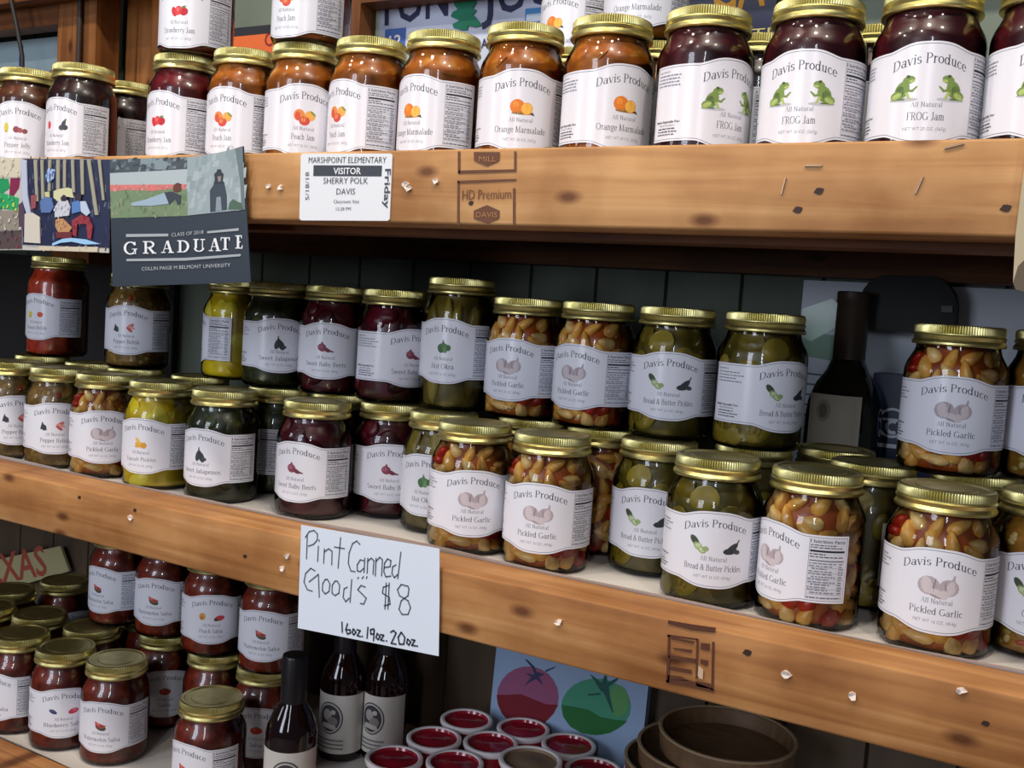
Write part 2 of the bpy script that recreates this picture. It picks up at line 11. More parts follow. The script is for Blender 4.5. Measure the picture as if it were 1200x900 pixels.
D['graduate']=[[(-0.8235,0.0273),(-0.8262,0.0258),(-0.8274,0.0272),(-0.8259,0.0286)],[(-0.8262,0.0258),(-0.8293,0.0252),(-0.8296,0.0263),(-0.8274,0.0272)],[(-0.8293,0.0252),(-0.8325,0.0251),(-0.8322,0.0263),(-0.8296,0.0263)],[(-0.8325,0.0251),(-0.8357,0.0257),(-0.8344,0.0272),(-0.8322,0.0263)],[(-0.8357,0.0257),(-0.8384,0.0272),(-0.836,0.0285),(-0.8344,0.0272)],[(-0.8384,0.0272),(-0.8403,0.0293),(-0.8369,0.0301),(-0.836,0.0285)],[(-0.8403,0.0293),(-0.8408,0.0319),(-0.8371,0.0318),(-0.8369,0.0301)],[(-0.8408,0.0319),(-0.8399,0.0344),(-0.8368,0.0335),(-0.8371,0.0318)],[(-0.8399,0.0344),(-0.8377,0.0364),(-0.8357,0.0351),(-0.8368,0.0335)],[(-0.8377,0.0364),(-0.8348,0.0376),(-0.8339,0.0363),(-0.8357,0.0351)],[(-0.8348,0.0376),(-0.8317,0.038),(-0.8316,0.0371),(-0.8339,0.0363)],[(-0.8317,0.038),(-0.8285,0.0379),(-0.829,0.0366),(-0.8316,0.0371)],[(-0.8285,0.0379),(-0.8254,0.0371),(-0.827,0.0356),(-0.829,0.0366)],[(-0.8254,0.0371),(-0.8229,0.0354),(-0.8257,0.0342),(-0.827,0.0356)],[(-0.8258,0.0307),(-0.8229,0.0308),(-0.8226,0.026),(-0.8255,0.0259)],[(-0.8287,0.031),(-0.821,0.0313),(-0.821,0.0305),(-0.8286,0.0303)],[(-0.8257,0.0377),(-0.824,0.0378),(-0.8238,0.0345),(-0.8255,0.0345)],[(-0.811,0.0386),(-0.8077,0.0387),(-0.807,0.0272),(-0.8103,0.0271)],[(-0.8133,0.0389),(-0.8053,0.0391),(-0.8053,0.0381),(-0.8133,0.0379)],[(-0.8127,0.0276),(-0.8047,0.0279),(-0.8047,0.0269),(-0.8127,0.0267)],[(-0.8053,0.0392),(-0.8036,0.0393),(-0.8039,0.0382),(-0.8053,0.0383)],[(-0.8036,0.0393),(-0.8019,0.0392),(-0.8027,0.0379),(-0.8039,0.0382)],[(-0.8019,0.0392),(-0.8003,0.0389),(-0.8017,0.0376),(-0.8027,0.0379)],[(-0.8003,0.0389),(-0.7989,0.0384),(-0.8009,0.0372),(-0.8017,0.0376)],[(-0.7989,0.0384),(-0.7978,0.0377),(-0.8003,0.0368),(-0.8009,0.0372)],[(-0.7978,0.0377),(-0.7971,0.0369),(-0.8,0.0364),(-0.8003,0.0368)],[(-0.7971,0.0369),(-0.7968,0.0361),(-0.7998,0.036),(-0.8,0.0364)],[(-0.7968,0.0361),(-0.797,0.0352),(-0.7999,0.0356),(-0.7998,0.036)],[(-0.797,0.0352),(-0.7976,0.0344),(-0.8002,0.0351),(-0.7999,0.0356)],[(-0.7976,0.0344),(-0.7986,0.0336),(-0.8008,0.0347),(-0.8002,0.0351)],[(-0.7986,0.0336),(-0.8,0.0331),(-0.8015,0.0343),(-0.8008,0.0347)],[(-0.8,0.0331),(-0.8016,0.0327),(-0.8025,0.0339),(-0.8015,0.0343)],[(-0.8016,0.0327),(-0.8033,0.0325),(-0.8037,0.0336),(-0.8025,0.0339)],[(-0.8033,0.0325),(-0.805,0.0325),(-0.805,0.0333),(-0.8037,0.0336)],[(-0.8077,0.0391),(-0.8049,0.0391),(-0.8048,0.0383),(-0.8076,0.0382)],[(-0.8074,0.0331),(-0.8045,0.0332),(-0.8045,0.0324),(-0.8073,0.0323)],[(-0.8057,0.032),(-0.7986,0.0269),(-0.7962,0.0284),(-0.8033,0.0336)],[(-0.8003,0.0281),(-0.7937,0.0283),(-0.7937,0.0273),(-0.8002,0.0271)],[(-0.7802,0.0402),(-0.7848,0.0288),(-0.7837,0.0286),(-0.7791,0.04)],[(-0.7808,0.0397),(-0.7749,0.0287),(-0.7717,0.0295),(-0.7776,0.0406)],[(-0.7831,0.0328),(-0.7753,0.033),(-0.7753,0.0323),(-0.7831,0.0321)],[(-0.7871,0.0291),(-0.7811,0.0293),(-0.781,0.0284),(-0.787,0.0282)],[(-0.777,0.0295),(-0.7697,0.0297),(-0.7696,0.0287),(-0.7769,0.0285)],[(-0.7633,0.0407),(-0.7602,0.0408),(-0.7595,0.0299),(-0.7627,0.0298)],[(-0.7656,0.041),(-0.7579,0.0412),(-0.7579,0.0403),(-0.7655,0.04)],[(-0.765,0.0303),(-0.7573,0.0306),(-0.7573,0.0296),(-0.7649,0.0294)],[(-0.7588,0.0411),(-0.7569,0.0412),(-0.7572,0.0401),(-0.7588,0.0403)],[(-0.7569,0.0412),(-0.755,0.041),(-0.7558,0.0396),(-0.7572,0.0401)],[(-0.755,0.041),(-0.7531,0.0404),(-0.7546,0.039),(-0.7558,0.0396)],[(-0.7531,0.0404),(-0.7515,0.0395),(-0.7537,0.0382),(-0.7546,0.039)],[(-0.7515,0.0395),(-0.7502,0.0384),(-0.753,0.0374),(-0.7537,0.0382)],[(-0.7502,0.0384),(-0.7494,0.0371),(-0.7526,0.0365),(-0.753,0.0374)],[(-0.7494,0.0371),(-0.749,0.0357),(-0.7524,0.0356),(-0.7526,0.0365)],[(-0.749,0.0357),(-0.7492,0.0342),(-0.7525,0.0346),(-0.7524,0.0356)],[(-0.7492,0.0342),(-0.7499,0.0329),(-0.7528,0.0337),(-0.7525,0.0346)],[(-0.7499,0.0329),(-0.7511,0.0317),(-0.7534,0.0329),(-0.7528,0.0337)],[(-0.7511,0.0317),(-0.7526,0.0307),(-0.7542,0.032),(-0.7534,0.0329)],[(-0.7526,0.0307),(-0.7543,0.03),(-0.7553,0.0313),(-0.7542,0.032)],[(-0.7543,0.03),(-0.7562,0.0297),(-0.7567,0.0308),(-0.7553,0.0313)],[(-0.7562,0.0297),(-0.7582,0.0297),(-0.7582,0.0305),(-0.7567,0.0308)],[(-0.7611,0.0411),(-0.7584,0.0412),(-0.7583,0.0404),(-0.761,0.0403)],[(-0.7604,0.0303),(-0.7578,0.0304),(-0.7577,0.0296),(-0.7604,0.0295)],[(-0.7422,0.0424),(-0.7391,0.0425),(-0.7386,0.0342),(-0.7417,0.0341)],[(-0.7326,0.0427),(-0.7313,0.0427),(-0.7308,0.0344),(-0.7321,0.0344)],[(-0.7292,0.0348),(-0.7293,0.0339),(-0.7319,0.0342),(-0.7318,0.0347)],[(-0.7293,0.0339),(-0.7298,0.033),(-0.7321,0.0337),(-0.7319,0.0342)],[(-0.7298,0.033),(-0.7307,0.0323),(-0.7325,0.0332),(-0.7321,0.0337)],[(-0.7307,0.0323),(-0.7318,0.0317),(-0.7331,0.0328),(-0.7325,0.0332)],[(-0.7318,0.0317),(-0.733,0.0313),(-0.7339,0.0324),(-0.7331,0.0328)],[(-0.733,0.0313),(-0.7344,0.031),(-0.7348,0.032),(-0.7339,0.0324)],[(-0.7344,0.031),(-0.7358,0.031),(-0.7359,0.0318),(-0.7348,0.032)],[(-0.7358,0.031),(-0.7372,0.031),(-0.7369,0.032),(-0.7359,0.0318)],[(-0.7372,0.031),(-0.7386,0.0311),(-0.7379,0.0322),(-0.7369,0.032)],[(-0.7386,0.0311),(-0.7399,0.0314),(-0.7387,0.0326),(-0.7379,0.0322)],[(-0.7399,0.0314),(-0.7411,0.0319),(-0.7394,0.033),(-0.7387,0.0326)],[(-0.7411,0.0319),(-0.742,0.0326),(-0.7398,0.0335),(-0.7394,0.033)],[(-0.742,0.0326),(-0.7426,0.0335),(-0.7401,0.0339),(-0.7398,0.0335)],[(-0.7426,0.0335),(-0.7429,0.0344),(-0.7402,0.0344),(-0.7401,0.0339)],[(-0.744,0.0428),(-0.737,0.043),(-0.7369,0.0421),(-0.7439,0.0419)],[(-0.7348,0.0431),(-0.7287,0.0432),(-0.7286,0.0423),(-0.7347,0.0421)],[(-0.717,0.0443),(-0.721,0.0326),(-0.7199,0.0325),(-0.716,0.0441)],[(-0.7176,0.0438),(-0.7123,0.0325),(-0.7093,0.0332),(-0.7145,0.0446)],[(-0.7194,0.0367),(-0.7127,0.0369),(-0.7127,0.0362),(-0.7193,0.036)],[(-0.7231,0.0329),(-0.7174,0.0331),(-0.7174,0.0322),(-0.723,0.032)],[(-0.7142,0.0332),(-0.7074,0.0334),(-0.7073,0.0325),(-0.7142,0.0323)],[(-0.7041,0.0451),(-0.7011,0.0452),(-0.7004,0.0341),(-0.7034,0.034)],[(-0.7085,0.0453),(-0.6967,0.0456),(-0.6966,0.0447),(-0.7085,0.0444)],[(-0.7053,0.0346),(-0.6986,0.0348),(-0.6985,0.0339),(-0.7053,0.0337)],[(-0.7085,0.0453),(-0.7075,0.0453),(-0.7073,0.0423),(-0.7084,0.0422)],[(-0.6977,0.0456),(-0.6967,0.0456),(-0.6965,0.0426),(-0.6976,0.0425)],[(-0.688,0.0474),(-0.6851,0.0474),(-0.6844,0.0358),(-0.6873,0.0358)],[(-0.6901,0.0476),(-0.683,0.0478),(-0.683,0.0469),(-0.69,0.0467)],[(-0.6894,0.0363),(-0.6823,0.0365),(-0.6823,0.0356),(-0.6893,0.0354)],[(-0.6901,0.0476),(-0.6818,0.0478),(-0.6817,0.0469),(-0.69,0.0467)],[(-0.6894,0.0363),(-0.6803,0.0366),(-0.6802,0.0357),(-0.6893,0.0354)],[(-0.6856,0.0421),(-0.6831,0.0422),(-0.683,0.0412),(-0.6855,0.0411)],[(-0.6828,0.0478),(-0.6818,0.0478),(-0.6816,0.0451),(-0.6826,0.0451)],[(-0.6814,0.0387),(-0.6804,0.0387),(-0.6802,0.0357),(-0.6812,0.0356)]]
D['card_text']=[('CLASS OF 2018',(-0.7737,0.0443),(-0.7311,0.0482)),('COLLIN PAIGE M BELMONT UNIVERSITY',(-0.8136,0.0099),(-0.6944,0.0183))]
D['photo_outline']=[(-1.0052,0.0245),(-0.8673,0.0259),(-0.8695,0.1198),(-0.9342,0.1217),(-1.0109,0.1229)]
D['photo_art']=[((40,45,75),[(-1.0055,0.0302),(-0.8662,0.0308),(-0.8695,0.1198),(-1.0109,0.1223)]),((165,160,140),[(-0.9897,0.1208),(-0.984,0.1207),(-0.9797,0.0769),(-0.9842,0.0768)]),((165,160,140),[(-0.9783,0.1207),(-0.9736,0.1206),(-0.9698,0.0793),(-0.9745,0.0793)]),((165,160,140),[(-0.9652,0.1205),(-0.9606,0.1205),(-0.96,0.0878),(-0.9646,0.0877)]),((165,160,140),[(-0.9523,0.1204),(-0.9468,0.1203),(-0.9447,0.0771),(-0.9502,0.0771)]),((165,160,140),[(-0.9413,0.1202),(-0.9368,0.1202),(-0.9354,0.0914),(-0.9399,0.0914)]),((165,160,140),[(-0.9287,0.1201),(-0.9242,0.1201),(-0.9207,0.0867),(-0.9252,0.0867)]),((165,160,140),[(-0.9144,0.1199),(-0.9091,0.1199),(-0.9064,0.0844),(-0.9108,0.0844)]),((165,160,140),[(-0.9038,0.1198),(-0.8985,0.1198),(-0.8834,0.0638),(-0.8886,0.0637)]),((165,160,140),[(-0.8872,0.1196),(-0.8829,0.1196),(-0.8747,0.0789),(-0.8782,0.0788)]),((190,195,215),[(-1.0109,0.1223),(-1.0011,0.1203),(-0.9975,0.084),(-0.9908,0.0634),(-0.9964,0.0597),(-1.0069,0.0791)]),((215,205,190),[(-1.0014,0.0633),(-0.989,0.0647),(-0.9764,0.06),(-0.9741,0.0323),(-1.0009,0.0328)]),((150,80,85),[(-0.9917,0.0828),(-0.9823,0.0841),(-0.9835,0.0696),(-0.991,0.0683)]),((95,120,170),[(-0.9763,0.0769),(-0.969,0.0817),(-0.9578,0.0806),(-0.9536,0.0711),(-0.9589,0.0651),(-0.9738,0.0649)]),((170,190,225),[(-0.9681,0.1021),(-0.9648,0.1116),(-0.9537,0.1103),(-0.955,0.1008),(-0.9641,0.0961)]),((205,200,150),[(-0.9692,0.0865),(-0.9618,0.0872),(-0.9606,0.0812),(-0.968,0.0817)]),((215,210,165),[(-0.9544,0.0878),(-0.9435,0.0902),(-0.9326,0.0914),(-0.9254,0.0902),(-0.9222,0.0808),(-0.9322,0.082),(-0.9465,0.0771),(-0.9541,0.0806)]),((205,205,215),[(-0.9517,0.0711),(-0.9447,0.0783),(-0.932,0.0784),(-0.9271,0.0714),(-0.9285,0.0626),(-0.9512,0.0604)]),((55,45,60),[(-0.943,0.0807),(-0.9377,0.0843),(-0.9321,0.0814),(-0.9338,0.0772),(-0.941,0.0772)]),((90,130,190),[(-0.9247,0.0761),(-0.9141,0.0786),(-0.9103,0.0751),(-0.9108,0.0669),(-0.9241,0.0644)]),((195,205,225),[(-0.9113,0.0774),(-0.9034,0.0775),(-0.8957,0.0659),(-0.9008,0.0624),(-0.9099,0.0669)]),((60,50,60),[(-0.9179,0.0832),(-0.9135,0.0862),(-0.9099,0.0833),(-0.9108,0.078),(-0.9167,0.078)]),((195,145,100),[(-0.9493,0.0581),(-0.9383,0.0594),(-0.9234,0.0503),(-0.9267,0.0455),(-0.9449,0.045),(-0.9498,0.0509)]),((150,55,65),[(-0.9237,0.0573),(-0.9097,0.0634),(-0.8973,0.0613),(-0.8907,0.0521),(-0.8926,0.0393),(-0.8979,0.0391),(-0.9004,0.0542),(-0.9146,0.054),(-0.9157,0.041),(-0.9212,0.0421)]),((115,50,55),[(-0.9486,0.045),(-0.9231,0.0455),(-0.9228,0.0385),(-0.9474,0.039)]),((160,205,240),[(-0.9536,0.0329),(-0.9373,0.0381),(-0.9228,0.0394),(-0.9014,0.0385),(-0.8784,0.0344),(-0.9011,0.0332),(-0.9226,0.0355),(-0.9407,0.0338),(-0.9535,0.0302)]),((215,200,175),[(-0.9759,0.0292),(-0.9296,0.03),(-0.8817,0.0314),(-0.8823,0.0259),(-0.9757,0.025)])]
D['photo2_outline']=[(-1.0765,0.0218),(-1.0056,0.0245),(-1.0113,0.1229),(-1.0808,0.125)]
D['photo2_art']=[((215,205,180),[(-1.0808,0.1243),(-1.0116,0.1226),(-1.0119,0.1022),(-1.0799,0.1037)]),((40,150,90),[(-1.0799,0.1018),(-1.0334,0.101),(-1.03,0.0912),(-1.0426,0.085),(-1.0793,0.0873)]),((135,40,75),[(-1.0295,0.1016),(-1.0128,0.1016),(-1.0143,0.0912),(-1.0246,0.0814),(-1.0306,0.0826)]),((50,165,100),[(-1.0791,0.0836),(-1.0386,0.085),(-1.0138,0.0802),(-1.0161,0.0667),(-1.0459,0.0689),(-1.0785,0.0697)]),((150,140,125),[(-1.0783,0.066),(-1.0122,0.0668),(-1.0074,0.0473),(-1.0774,0.0433)]),((90,75,75),[(-1.0773,0.042),(-1.0074,0.0461),(-1.0061,0.0259),(-1.0765,0.0231)]),((90,70,85),[(-1.0144,0.0729),(-1.0068,0.0766),(-1.0022,0.0596),(-1.0036,0.0486),(-1.0124,0.0496)])]
D['sticker_outline']=[(-0.6188,0.065),(-0.6163,0.0633),(-0.521,0.0646),(-0.519,0.066),(-0.5199,0.1195),(-0.5221,0.1212),(-0.6186,0.1226),(-0.6208,0.1209)]
D['sticker_bar']=[(-0.6051,0.1026),(-0.5299,0.102),(-0.5299,0.1111),(-0.6053,0.1121)]
D['sticker_text']=[('MARSHPOINT ELEMENTARY',(-0.6111,0.1141),(-0.5257,0.1132),0),('VISITOR',(-0.5822,0.1041),(-0.552,0.104),1),('SHERRY POLK',(-0.5931,0.0958),(-0.5439,0.0958),0),('DAVIS',(-0.5777,0.0865),(-0.5572,0.0866),0),('Classroom Visit',(-0.5803,0.0789),(-0.5522,0.0791),2),('12:28 PM',(-0.5772,0.0726),(-0.5609,0.0729),0)]
D['sticker_v1']=((-0.6083,0.0816),(-0.6099,0.1062))
D['sticker_v2']=((-0.5263,0.1082),(-0.5255,0.075))
D['stamp']=[[(-0.4549,0.1221),(-0.4526,0.1221),(-0.4513,0.1042),(-0.4536,0.1042)],[(-0.4021,0.1213),(-0.4001,0.1213),(-0.3989,0.1054),(-0.4009,0.1055)],[(-0.453,0.1067),(-0.4009,0.1073),(-0.4007,0.1055),(-0.4528,0.1042)],[(-0.4536,0.0984),(-0.3985,0.0998),(-0.3984,0.0983),(-0.4534,0.0964)],[(-0.4535,0.0981),(-0.4516,0.0981),(-0.449,0.0627),(-0.4513,0.0626)],[(-0.401,0.0925),(-0.3988,0.0925),(-0.3966,0.0637),(-0.3988,0.0636)],[(-0.4361,0.0744),(-0.4239,0.079),(-0.4119,0.0747),(-0.4118,0.0684),(-0.4227,0.064),(-0.4356,0.068)],[(-0.4396,0.1213),(-0.415,0.1209),(-0.4152,0.114),(-0.4262,0.11),(-0.4387,0.1143)]]
D['stamp_text']=[('HD Premium',(-0.4478,0.0828),(-0.4022,0.0842))]
D['stamp_hextext']=[('DAVIS',(-0.4334,0.069),(-0.4137,0.0693)),('MILL',(-0.434,0.1136),(-0.4181,0.1134))]
D['stamp2']=[[(-0.2446,-0.2243),(-0.2259,-0.2235),(-0.2081,-0.2221),(-0.2084,-0.2261),(-0.2262,-0.2279),(-0.2443,-0.2272)],[(-0.2444,-0.2351),(-0.2211,-0.2331),(-0.221,-0.2345),(-0.2443,-0.2369)],[(-0.2436,-0.2353),(-0.2418,-0.2352),(-0.2396,-0.2708),(-0.2422,-0.2711)],[(-0.2218,-0.2333),(-0.22,-0.2332),(-0.2186,-0.2628),(-0.22,-0.2632)],[(-0.21,-0.2331),(-0.2082,-0.2327),(-0.2059,-0.2682),(-0.2077,-0.2687)],[(-0.242,-0.2504),(-0.2205,-0.2483),(-0.2206,-0.2519),(-0.2418,-0.2526)],[(-0.2423,-0.2693),(-0.2253,-0.2652),(-0.2056,-0.2674),(-0.2054,-0.2699),(-0.2248,-0.2704),(-0.2421,-0.2718)],[(-0.2409,-0.2365),(-0.2227,-0.236),(-0.224,-0.2377),(-0.2408,-0.2381)],[(-0.2396,-0.2441),(-0.2243,-0.2424),(-0.2248,-0.2447),(-0.238,-0.2452)],[(-0.2406,-0.2584),(-0.2238,-0.2573),(-0.2228,-0.2603),(-0.2404,-0.2613)],[(-0.2183,-0.2357),(-0.2113,-0.2348),(-0.2115,-0.2402),(-0.218,-0.2402)],[(-0.2177,-0.2476),(-0.2116,-0.2476),(-0.2119,-0.252),(-0.2174,-0.2511)],[(-0.2415,-0.2655),(-0.2312,-0.2641),(-0.2252,-0.2659),(-0.2412,-0.2691)],[(-0.2202,-0.2646),(-0.2088,-0.264),(-0.207,-0.2678),(-0.2185,-0.2685)]]
D['stamp2_scrap']=[(-0.2183,-0.2528),(-0.2145,-0.2554),(-0.2143,-0.2618),(-0.2169,-0.2617),(-0.2183,-0.2599)]
D['scraps_top']=[(-0.6577,0.0938),(-0.6431,0.0923),(-0.5043,0.0954),(-0.5014,0.0919),(-0.4743,0.0982)]
D['staples_top']=[(-0.1678,0.1081),(-0.0805,0.1197),(-0.1869,0.0943),(-0.0991,0.095)]
D['scraps_mid']=[(-0.8236,-0.2417),(-0.6132,-0.2433),(-0.6186,-0.2555),(-0.3334,-0.2449),(-0.1555,-0.2439),(-0.1095,-0.2477),(-0.0441,-0.2277)]
D['holes']=[(-0.8182,-0.2329),(-0.9035,-0.2327),(-0.047,0.0808),(-0.4392,0.0804),(-0.0279,-0.2457),(-0.1837,-0.2352),(-0.1756,0.0782),(-0.1624,0.091),(-0.6659,-0.253)]
D['tag']=[(-0.0258,0.0254),(-0.0328,0.0298),(-0.0366,0.0306),(-0.0384,0.0347),(-0.0397,0.063),(-0.0391,0.0962),(-0.0371,0.144)]
D['tag_stain']=[(-0.0258,0.0259),(-0.0328,0.0298),(-0.0366,0.0306),(-0.0384,0.0347),(-0.0365,0.0448),(-0.0328,0.0496),(-0.0283,0.0513)]
D['tom_outline']=[(-0.599,-0.5465),(-0.4019,-0.5024),(-0.391,-0.4097),(-0.5928,-0.4091)]
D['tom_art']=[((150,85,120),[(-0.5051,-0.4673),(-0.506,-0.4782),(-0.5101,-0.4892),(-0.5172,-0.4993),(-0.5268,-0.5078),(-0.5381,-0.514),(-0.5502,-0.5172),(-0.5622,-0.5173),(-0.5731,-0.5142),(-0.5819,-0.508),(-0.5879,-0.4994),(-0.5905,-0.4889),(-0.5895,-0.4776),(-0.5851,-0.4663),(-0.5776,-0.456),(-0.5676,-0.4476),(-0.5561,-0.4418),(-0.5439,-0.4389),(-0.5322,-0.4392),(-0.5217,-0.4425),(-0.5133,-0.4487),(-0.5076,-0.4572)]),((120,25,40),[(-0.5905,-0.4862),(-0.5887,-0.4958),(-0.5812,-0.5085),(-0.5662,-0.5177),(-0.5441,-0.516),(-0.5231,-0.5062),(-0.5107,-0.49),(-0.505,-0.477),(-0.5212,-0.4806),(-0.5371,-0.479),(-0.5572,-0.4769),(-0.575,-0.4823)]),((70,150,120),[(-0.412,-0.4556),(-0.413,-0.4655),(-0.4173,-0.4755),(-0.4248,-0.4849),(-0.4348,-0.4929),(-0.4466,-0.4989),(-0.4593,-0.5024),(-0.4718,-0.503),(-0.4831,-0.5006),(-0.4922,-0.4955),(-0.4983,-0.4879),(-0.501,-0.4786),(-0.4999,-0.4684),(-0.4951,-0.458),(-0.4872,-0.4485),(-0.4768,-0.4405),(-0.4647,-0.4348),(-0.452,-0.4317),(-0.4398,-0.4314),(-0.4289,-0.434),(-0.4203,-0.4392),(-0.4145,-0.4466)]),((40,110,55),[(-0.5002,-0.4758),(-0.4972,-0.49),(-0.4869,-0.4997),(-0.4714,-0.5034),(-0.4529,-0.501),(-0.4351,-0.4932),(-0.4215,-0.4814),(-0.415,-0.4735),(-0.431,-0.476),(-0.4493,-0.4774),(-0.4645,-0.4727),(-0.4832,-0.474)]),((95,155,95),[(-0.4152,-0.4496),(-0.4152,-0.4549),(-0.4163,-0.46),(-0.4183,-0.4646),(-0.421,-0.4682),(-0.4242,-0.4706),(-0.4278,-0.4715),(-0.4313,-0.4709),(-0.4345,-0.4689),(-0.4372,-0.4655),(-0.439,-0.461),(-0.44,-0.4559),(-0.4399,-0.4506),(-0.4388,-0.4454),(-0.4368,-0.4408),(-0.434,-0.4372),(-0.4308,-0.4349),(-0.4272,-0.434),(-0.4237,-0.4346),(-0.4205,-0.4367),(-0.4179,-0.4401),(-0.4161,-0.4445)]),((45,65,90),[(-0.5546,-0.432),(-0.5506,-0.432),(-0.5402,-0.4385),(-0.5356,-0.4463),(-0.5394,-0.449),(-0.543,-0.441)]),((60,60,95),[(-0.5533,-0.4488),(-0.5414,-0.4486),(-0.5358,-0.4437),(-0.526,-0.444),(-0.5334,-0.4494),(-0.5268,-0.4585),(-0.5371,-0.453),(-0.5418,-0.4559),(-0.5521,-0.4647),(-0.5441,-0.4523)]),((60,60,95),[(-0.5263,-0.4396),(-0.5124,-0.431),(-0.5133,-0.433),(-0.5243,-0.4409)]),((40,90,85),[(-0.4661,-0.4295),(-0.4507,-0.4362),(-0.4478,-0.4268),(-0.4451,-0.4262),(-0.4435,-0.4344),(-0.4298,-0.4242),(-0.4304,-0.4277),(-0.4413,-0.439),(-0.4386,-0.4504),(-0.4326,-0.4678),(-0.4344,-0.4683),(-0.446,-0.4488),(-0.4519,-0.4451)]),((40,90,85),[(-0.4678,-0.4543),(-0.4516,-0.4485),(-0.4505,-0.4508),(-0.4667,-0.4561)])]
D['cups']=[(-0.5985,0.3183,0),(-0.5314,0.3399,0),(-0.5966,0.2503,0),(-0.5431,0.2833,0),(-0.4651,0.3297,0),(-0.6071,0.1819,0),(-0.5506,0.2149,0),(-0.4204,0.294,0),(-0.364,0.3319,0)]
D['sign_b']=(-0.8616,0.3407,-0.4804,0.366)
D['b_pts']={'bl': (-0.8596,0.3226),'strip': (-0.8392,0.3323),'tl': (-0.8632,0.3749),'T': (-0.8213,0.3541),'O': (-0.7875,0.3558),'N': (-0.7598,0.3569),'tree': (-0.7044,0.338),'J': (-0.6785,0.3589),'box0': (-0.8294,0.3317),'box1': (-0.7965,0.349),'box2': (-0.6204,0.3401),'box3': (-0.5984,0.3584),'r': (-0.4776,0.337)}
D['tree']=[(-0.7105,0.3394),(-0.7222,0.3434),(-0.7238,0.3477),(-0.7139,0.3511),(-0.7271,0.3574),(-0.7249,0.3625),(-0.7174,0.365),(-0.7244,0.3729),(-0.7161,0.3806),(-0.7035,0.3816),(-0.6908,0.3784),(-0.6914,0.3701),(-0.6948,0.3652),(-0.6896,0.3617),(-0.6942,0.3569),(-0.6835,0.3467),(-0.6819,0.3425),(-0.6905,0.3415),(-0.7007,0.3439),(-0.7016,0.3387)]
D['orange']=(-1.1209,0.3277,-0.8707,0.3777)
D['orange_ch']=((-1.0447,0.342),(-1.0129,0.3423))
D['navy']=(-0.4244,0.2863,-0.3141,0.3643)
D['navy_t']=((-0.3492,0.3025),(-0.3149,0.3029))
D['navy_y']=[(-0.3739,0.3343),(-0.3483,0.3359)]
D['texas']=[(-1.7463,-0.6141),(-1.4314,-0.4878),(-1.4442,-0.4496),(-1.7489,-0.5478)]
D['texas_t']=((-1.6652,-0.5706),(-1.473,-0.5072))
D['post1']=[-1.4148,-1.3261]
D['beam_l']=(-1.6045,0.4186,-1.4633,0.4181)
D['panel']=[-1.3947,-1.2277,-1.3004]
D['cable']=[(-1.4833,0.4212),(-1.4689,0.3812),(-1.452,0.3309)]
D['rod']=[(-1.3595,0.4135),(-1.3572,0.3302)]
D['post2']=[-0.8748,-0.8579]
D['brown_beam']=[(-0.8696,0.3708),(-0.5792,0.3607)]
D['wine']=(-0.1965,-0.0727)
D['wine_top']=(-0.1972,0.0359)
D['wine_label']=[(-0.216,-0.1081),(-0.1756,-0.0654)]
D['blackthing']=(-0.1945,-0.0006,-0.1112,0.0552)
D['poster']=[(-0.2609,0.0479),(-0.125,-0.1029)]
D['poster_green']=[(-0.2597,0.017),(-0.2297,0.0296),(-0.2203,0.0229),(-0.2243,-0.0015),(-0.2477,-0.0168),(-0.2571,-0.0129)]
D['navybox']=[(-0.1683,-0.1156),(-0.1389,-0.0428)]
D['emb']=[(-0.1525,-0.0908)]
D['bottles']=[(-0.6965,-0.4655,0.115),(-0.7498,-0.489,0.27),(-0.7063,-0.4765,0.3)]
D['bot_lab']=[(-0.682,-0.4735),(-0.729,-0.4994),(-0.6872,-0.4855)]
D['trays']=[(-0.3181,0.3207),(-0.3181,0.3207),(-0.3181,0.3207),(-0.3181,0.3207),(-0.3,0.3061),(-0.2754,0.3001)]
D['papertub']=(-0.4616,0.2239)
D['shadepanel']=-1.1991
S = bpy.context.scene
COL = S.collection
R_ = math.radians
# ------------------------------------------------------------------ camera, light, exposure
CR, CU, CF, FPX, CD = D['cam'][0], D['cam'][1], D['cam'][2], D['cam'][3], D['cam'][4]
cam = bpy.data.cameras.new('camera')
cam.sensor_fit = 'HORIZONTAL'; cam.sensor_width = 36.0
cam.lens = 36.0 * FPX / 1200.0
cam.clip_start = 0.02
camo = bpy.data.objects.new('camera', cam); COL.objects.link(camo)
camo.matrix_world = Matrix(((CR[0], CU[0], -CF[0], 0), (CR[1], CU[1], -CF[1], -CD), (CR[2], CU[2], -CF[2], 0), (0, 0, 0, 1)))
S.camera = camo
S.view_settings.view_transform = 'Standard'
S.view_settings.look = 'None'
S.view_settings.gamma = 1.0
S.view_settings.use_curve_mapping = False
S.view_settings.exposure = 0.0
S.cycles.use_denoising = True
S.cycles.max_bounces = 8
S.cycles.transparent_max_bounces = 16
S.cycles.caustics_reflective = False
S.cycles.caustics_refractive = False

world = bpy.data.worlds.new('world'); S.world = world
world.use_nodes = True
bg = world.node_tree.nodes['Background']
bg.inputs[0].default_value = (0.55, 0.62, 0.80, 1)
bg.inputs[1].default_value = 0.08

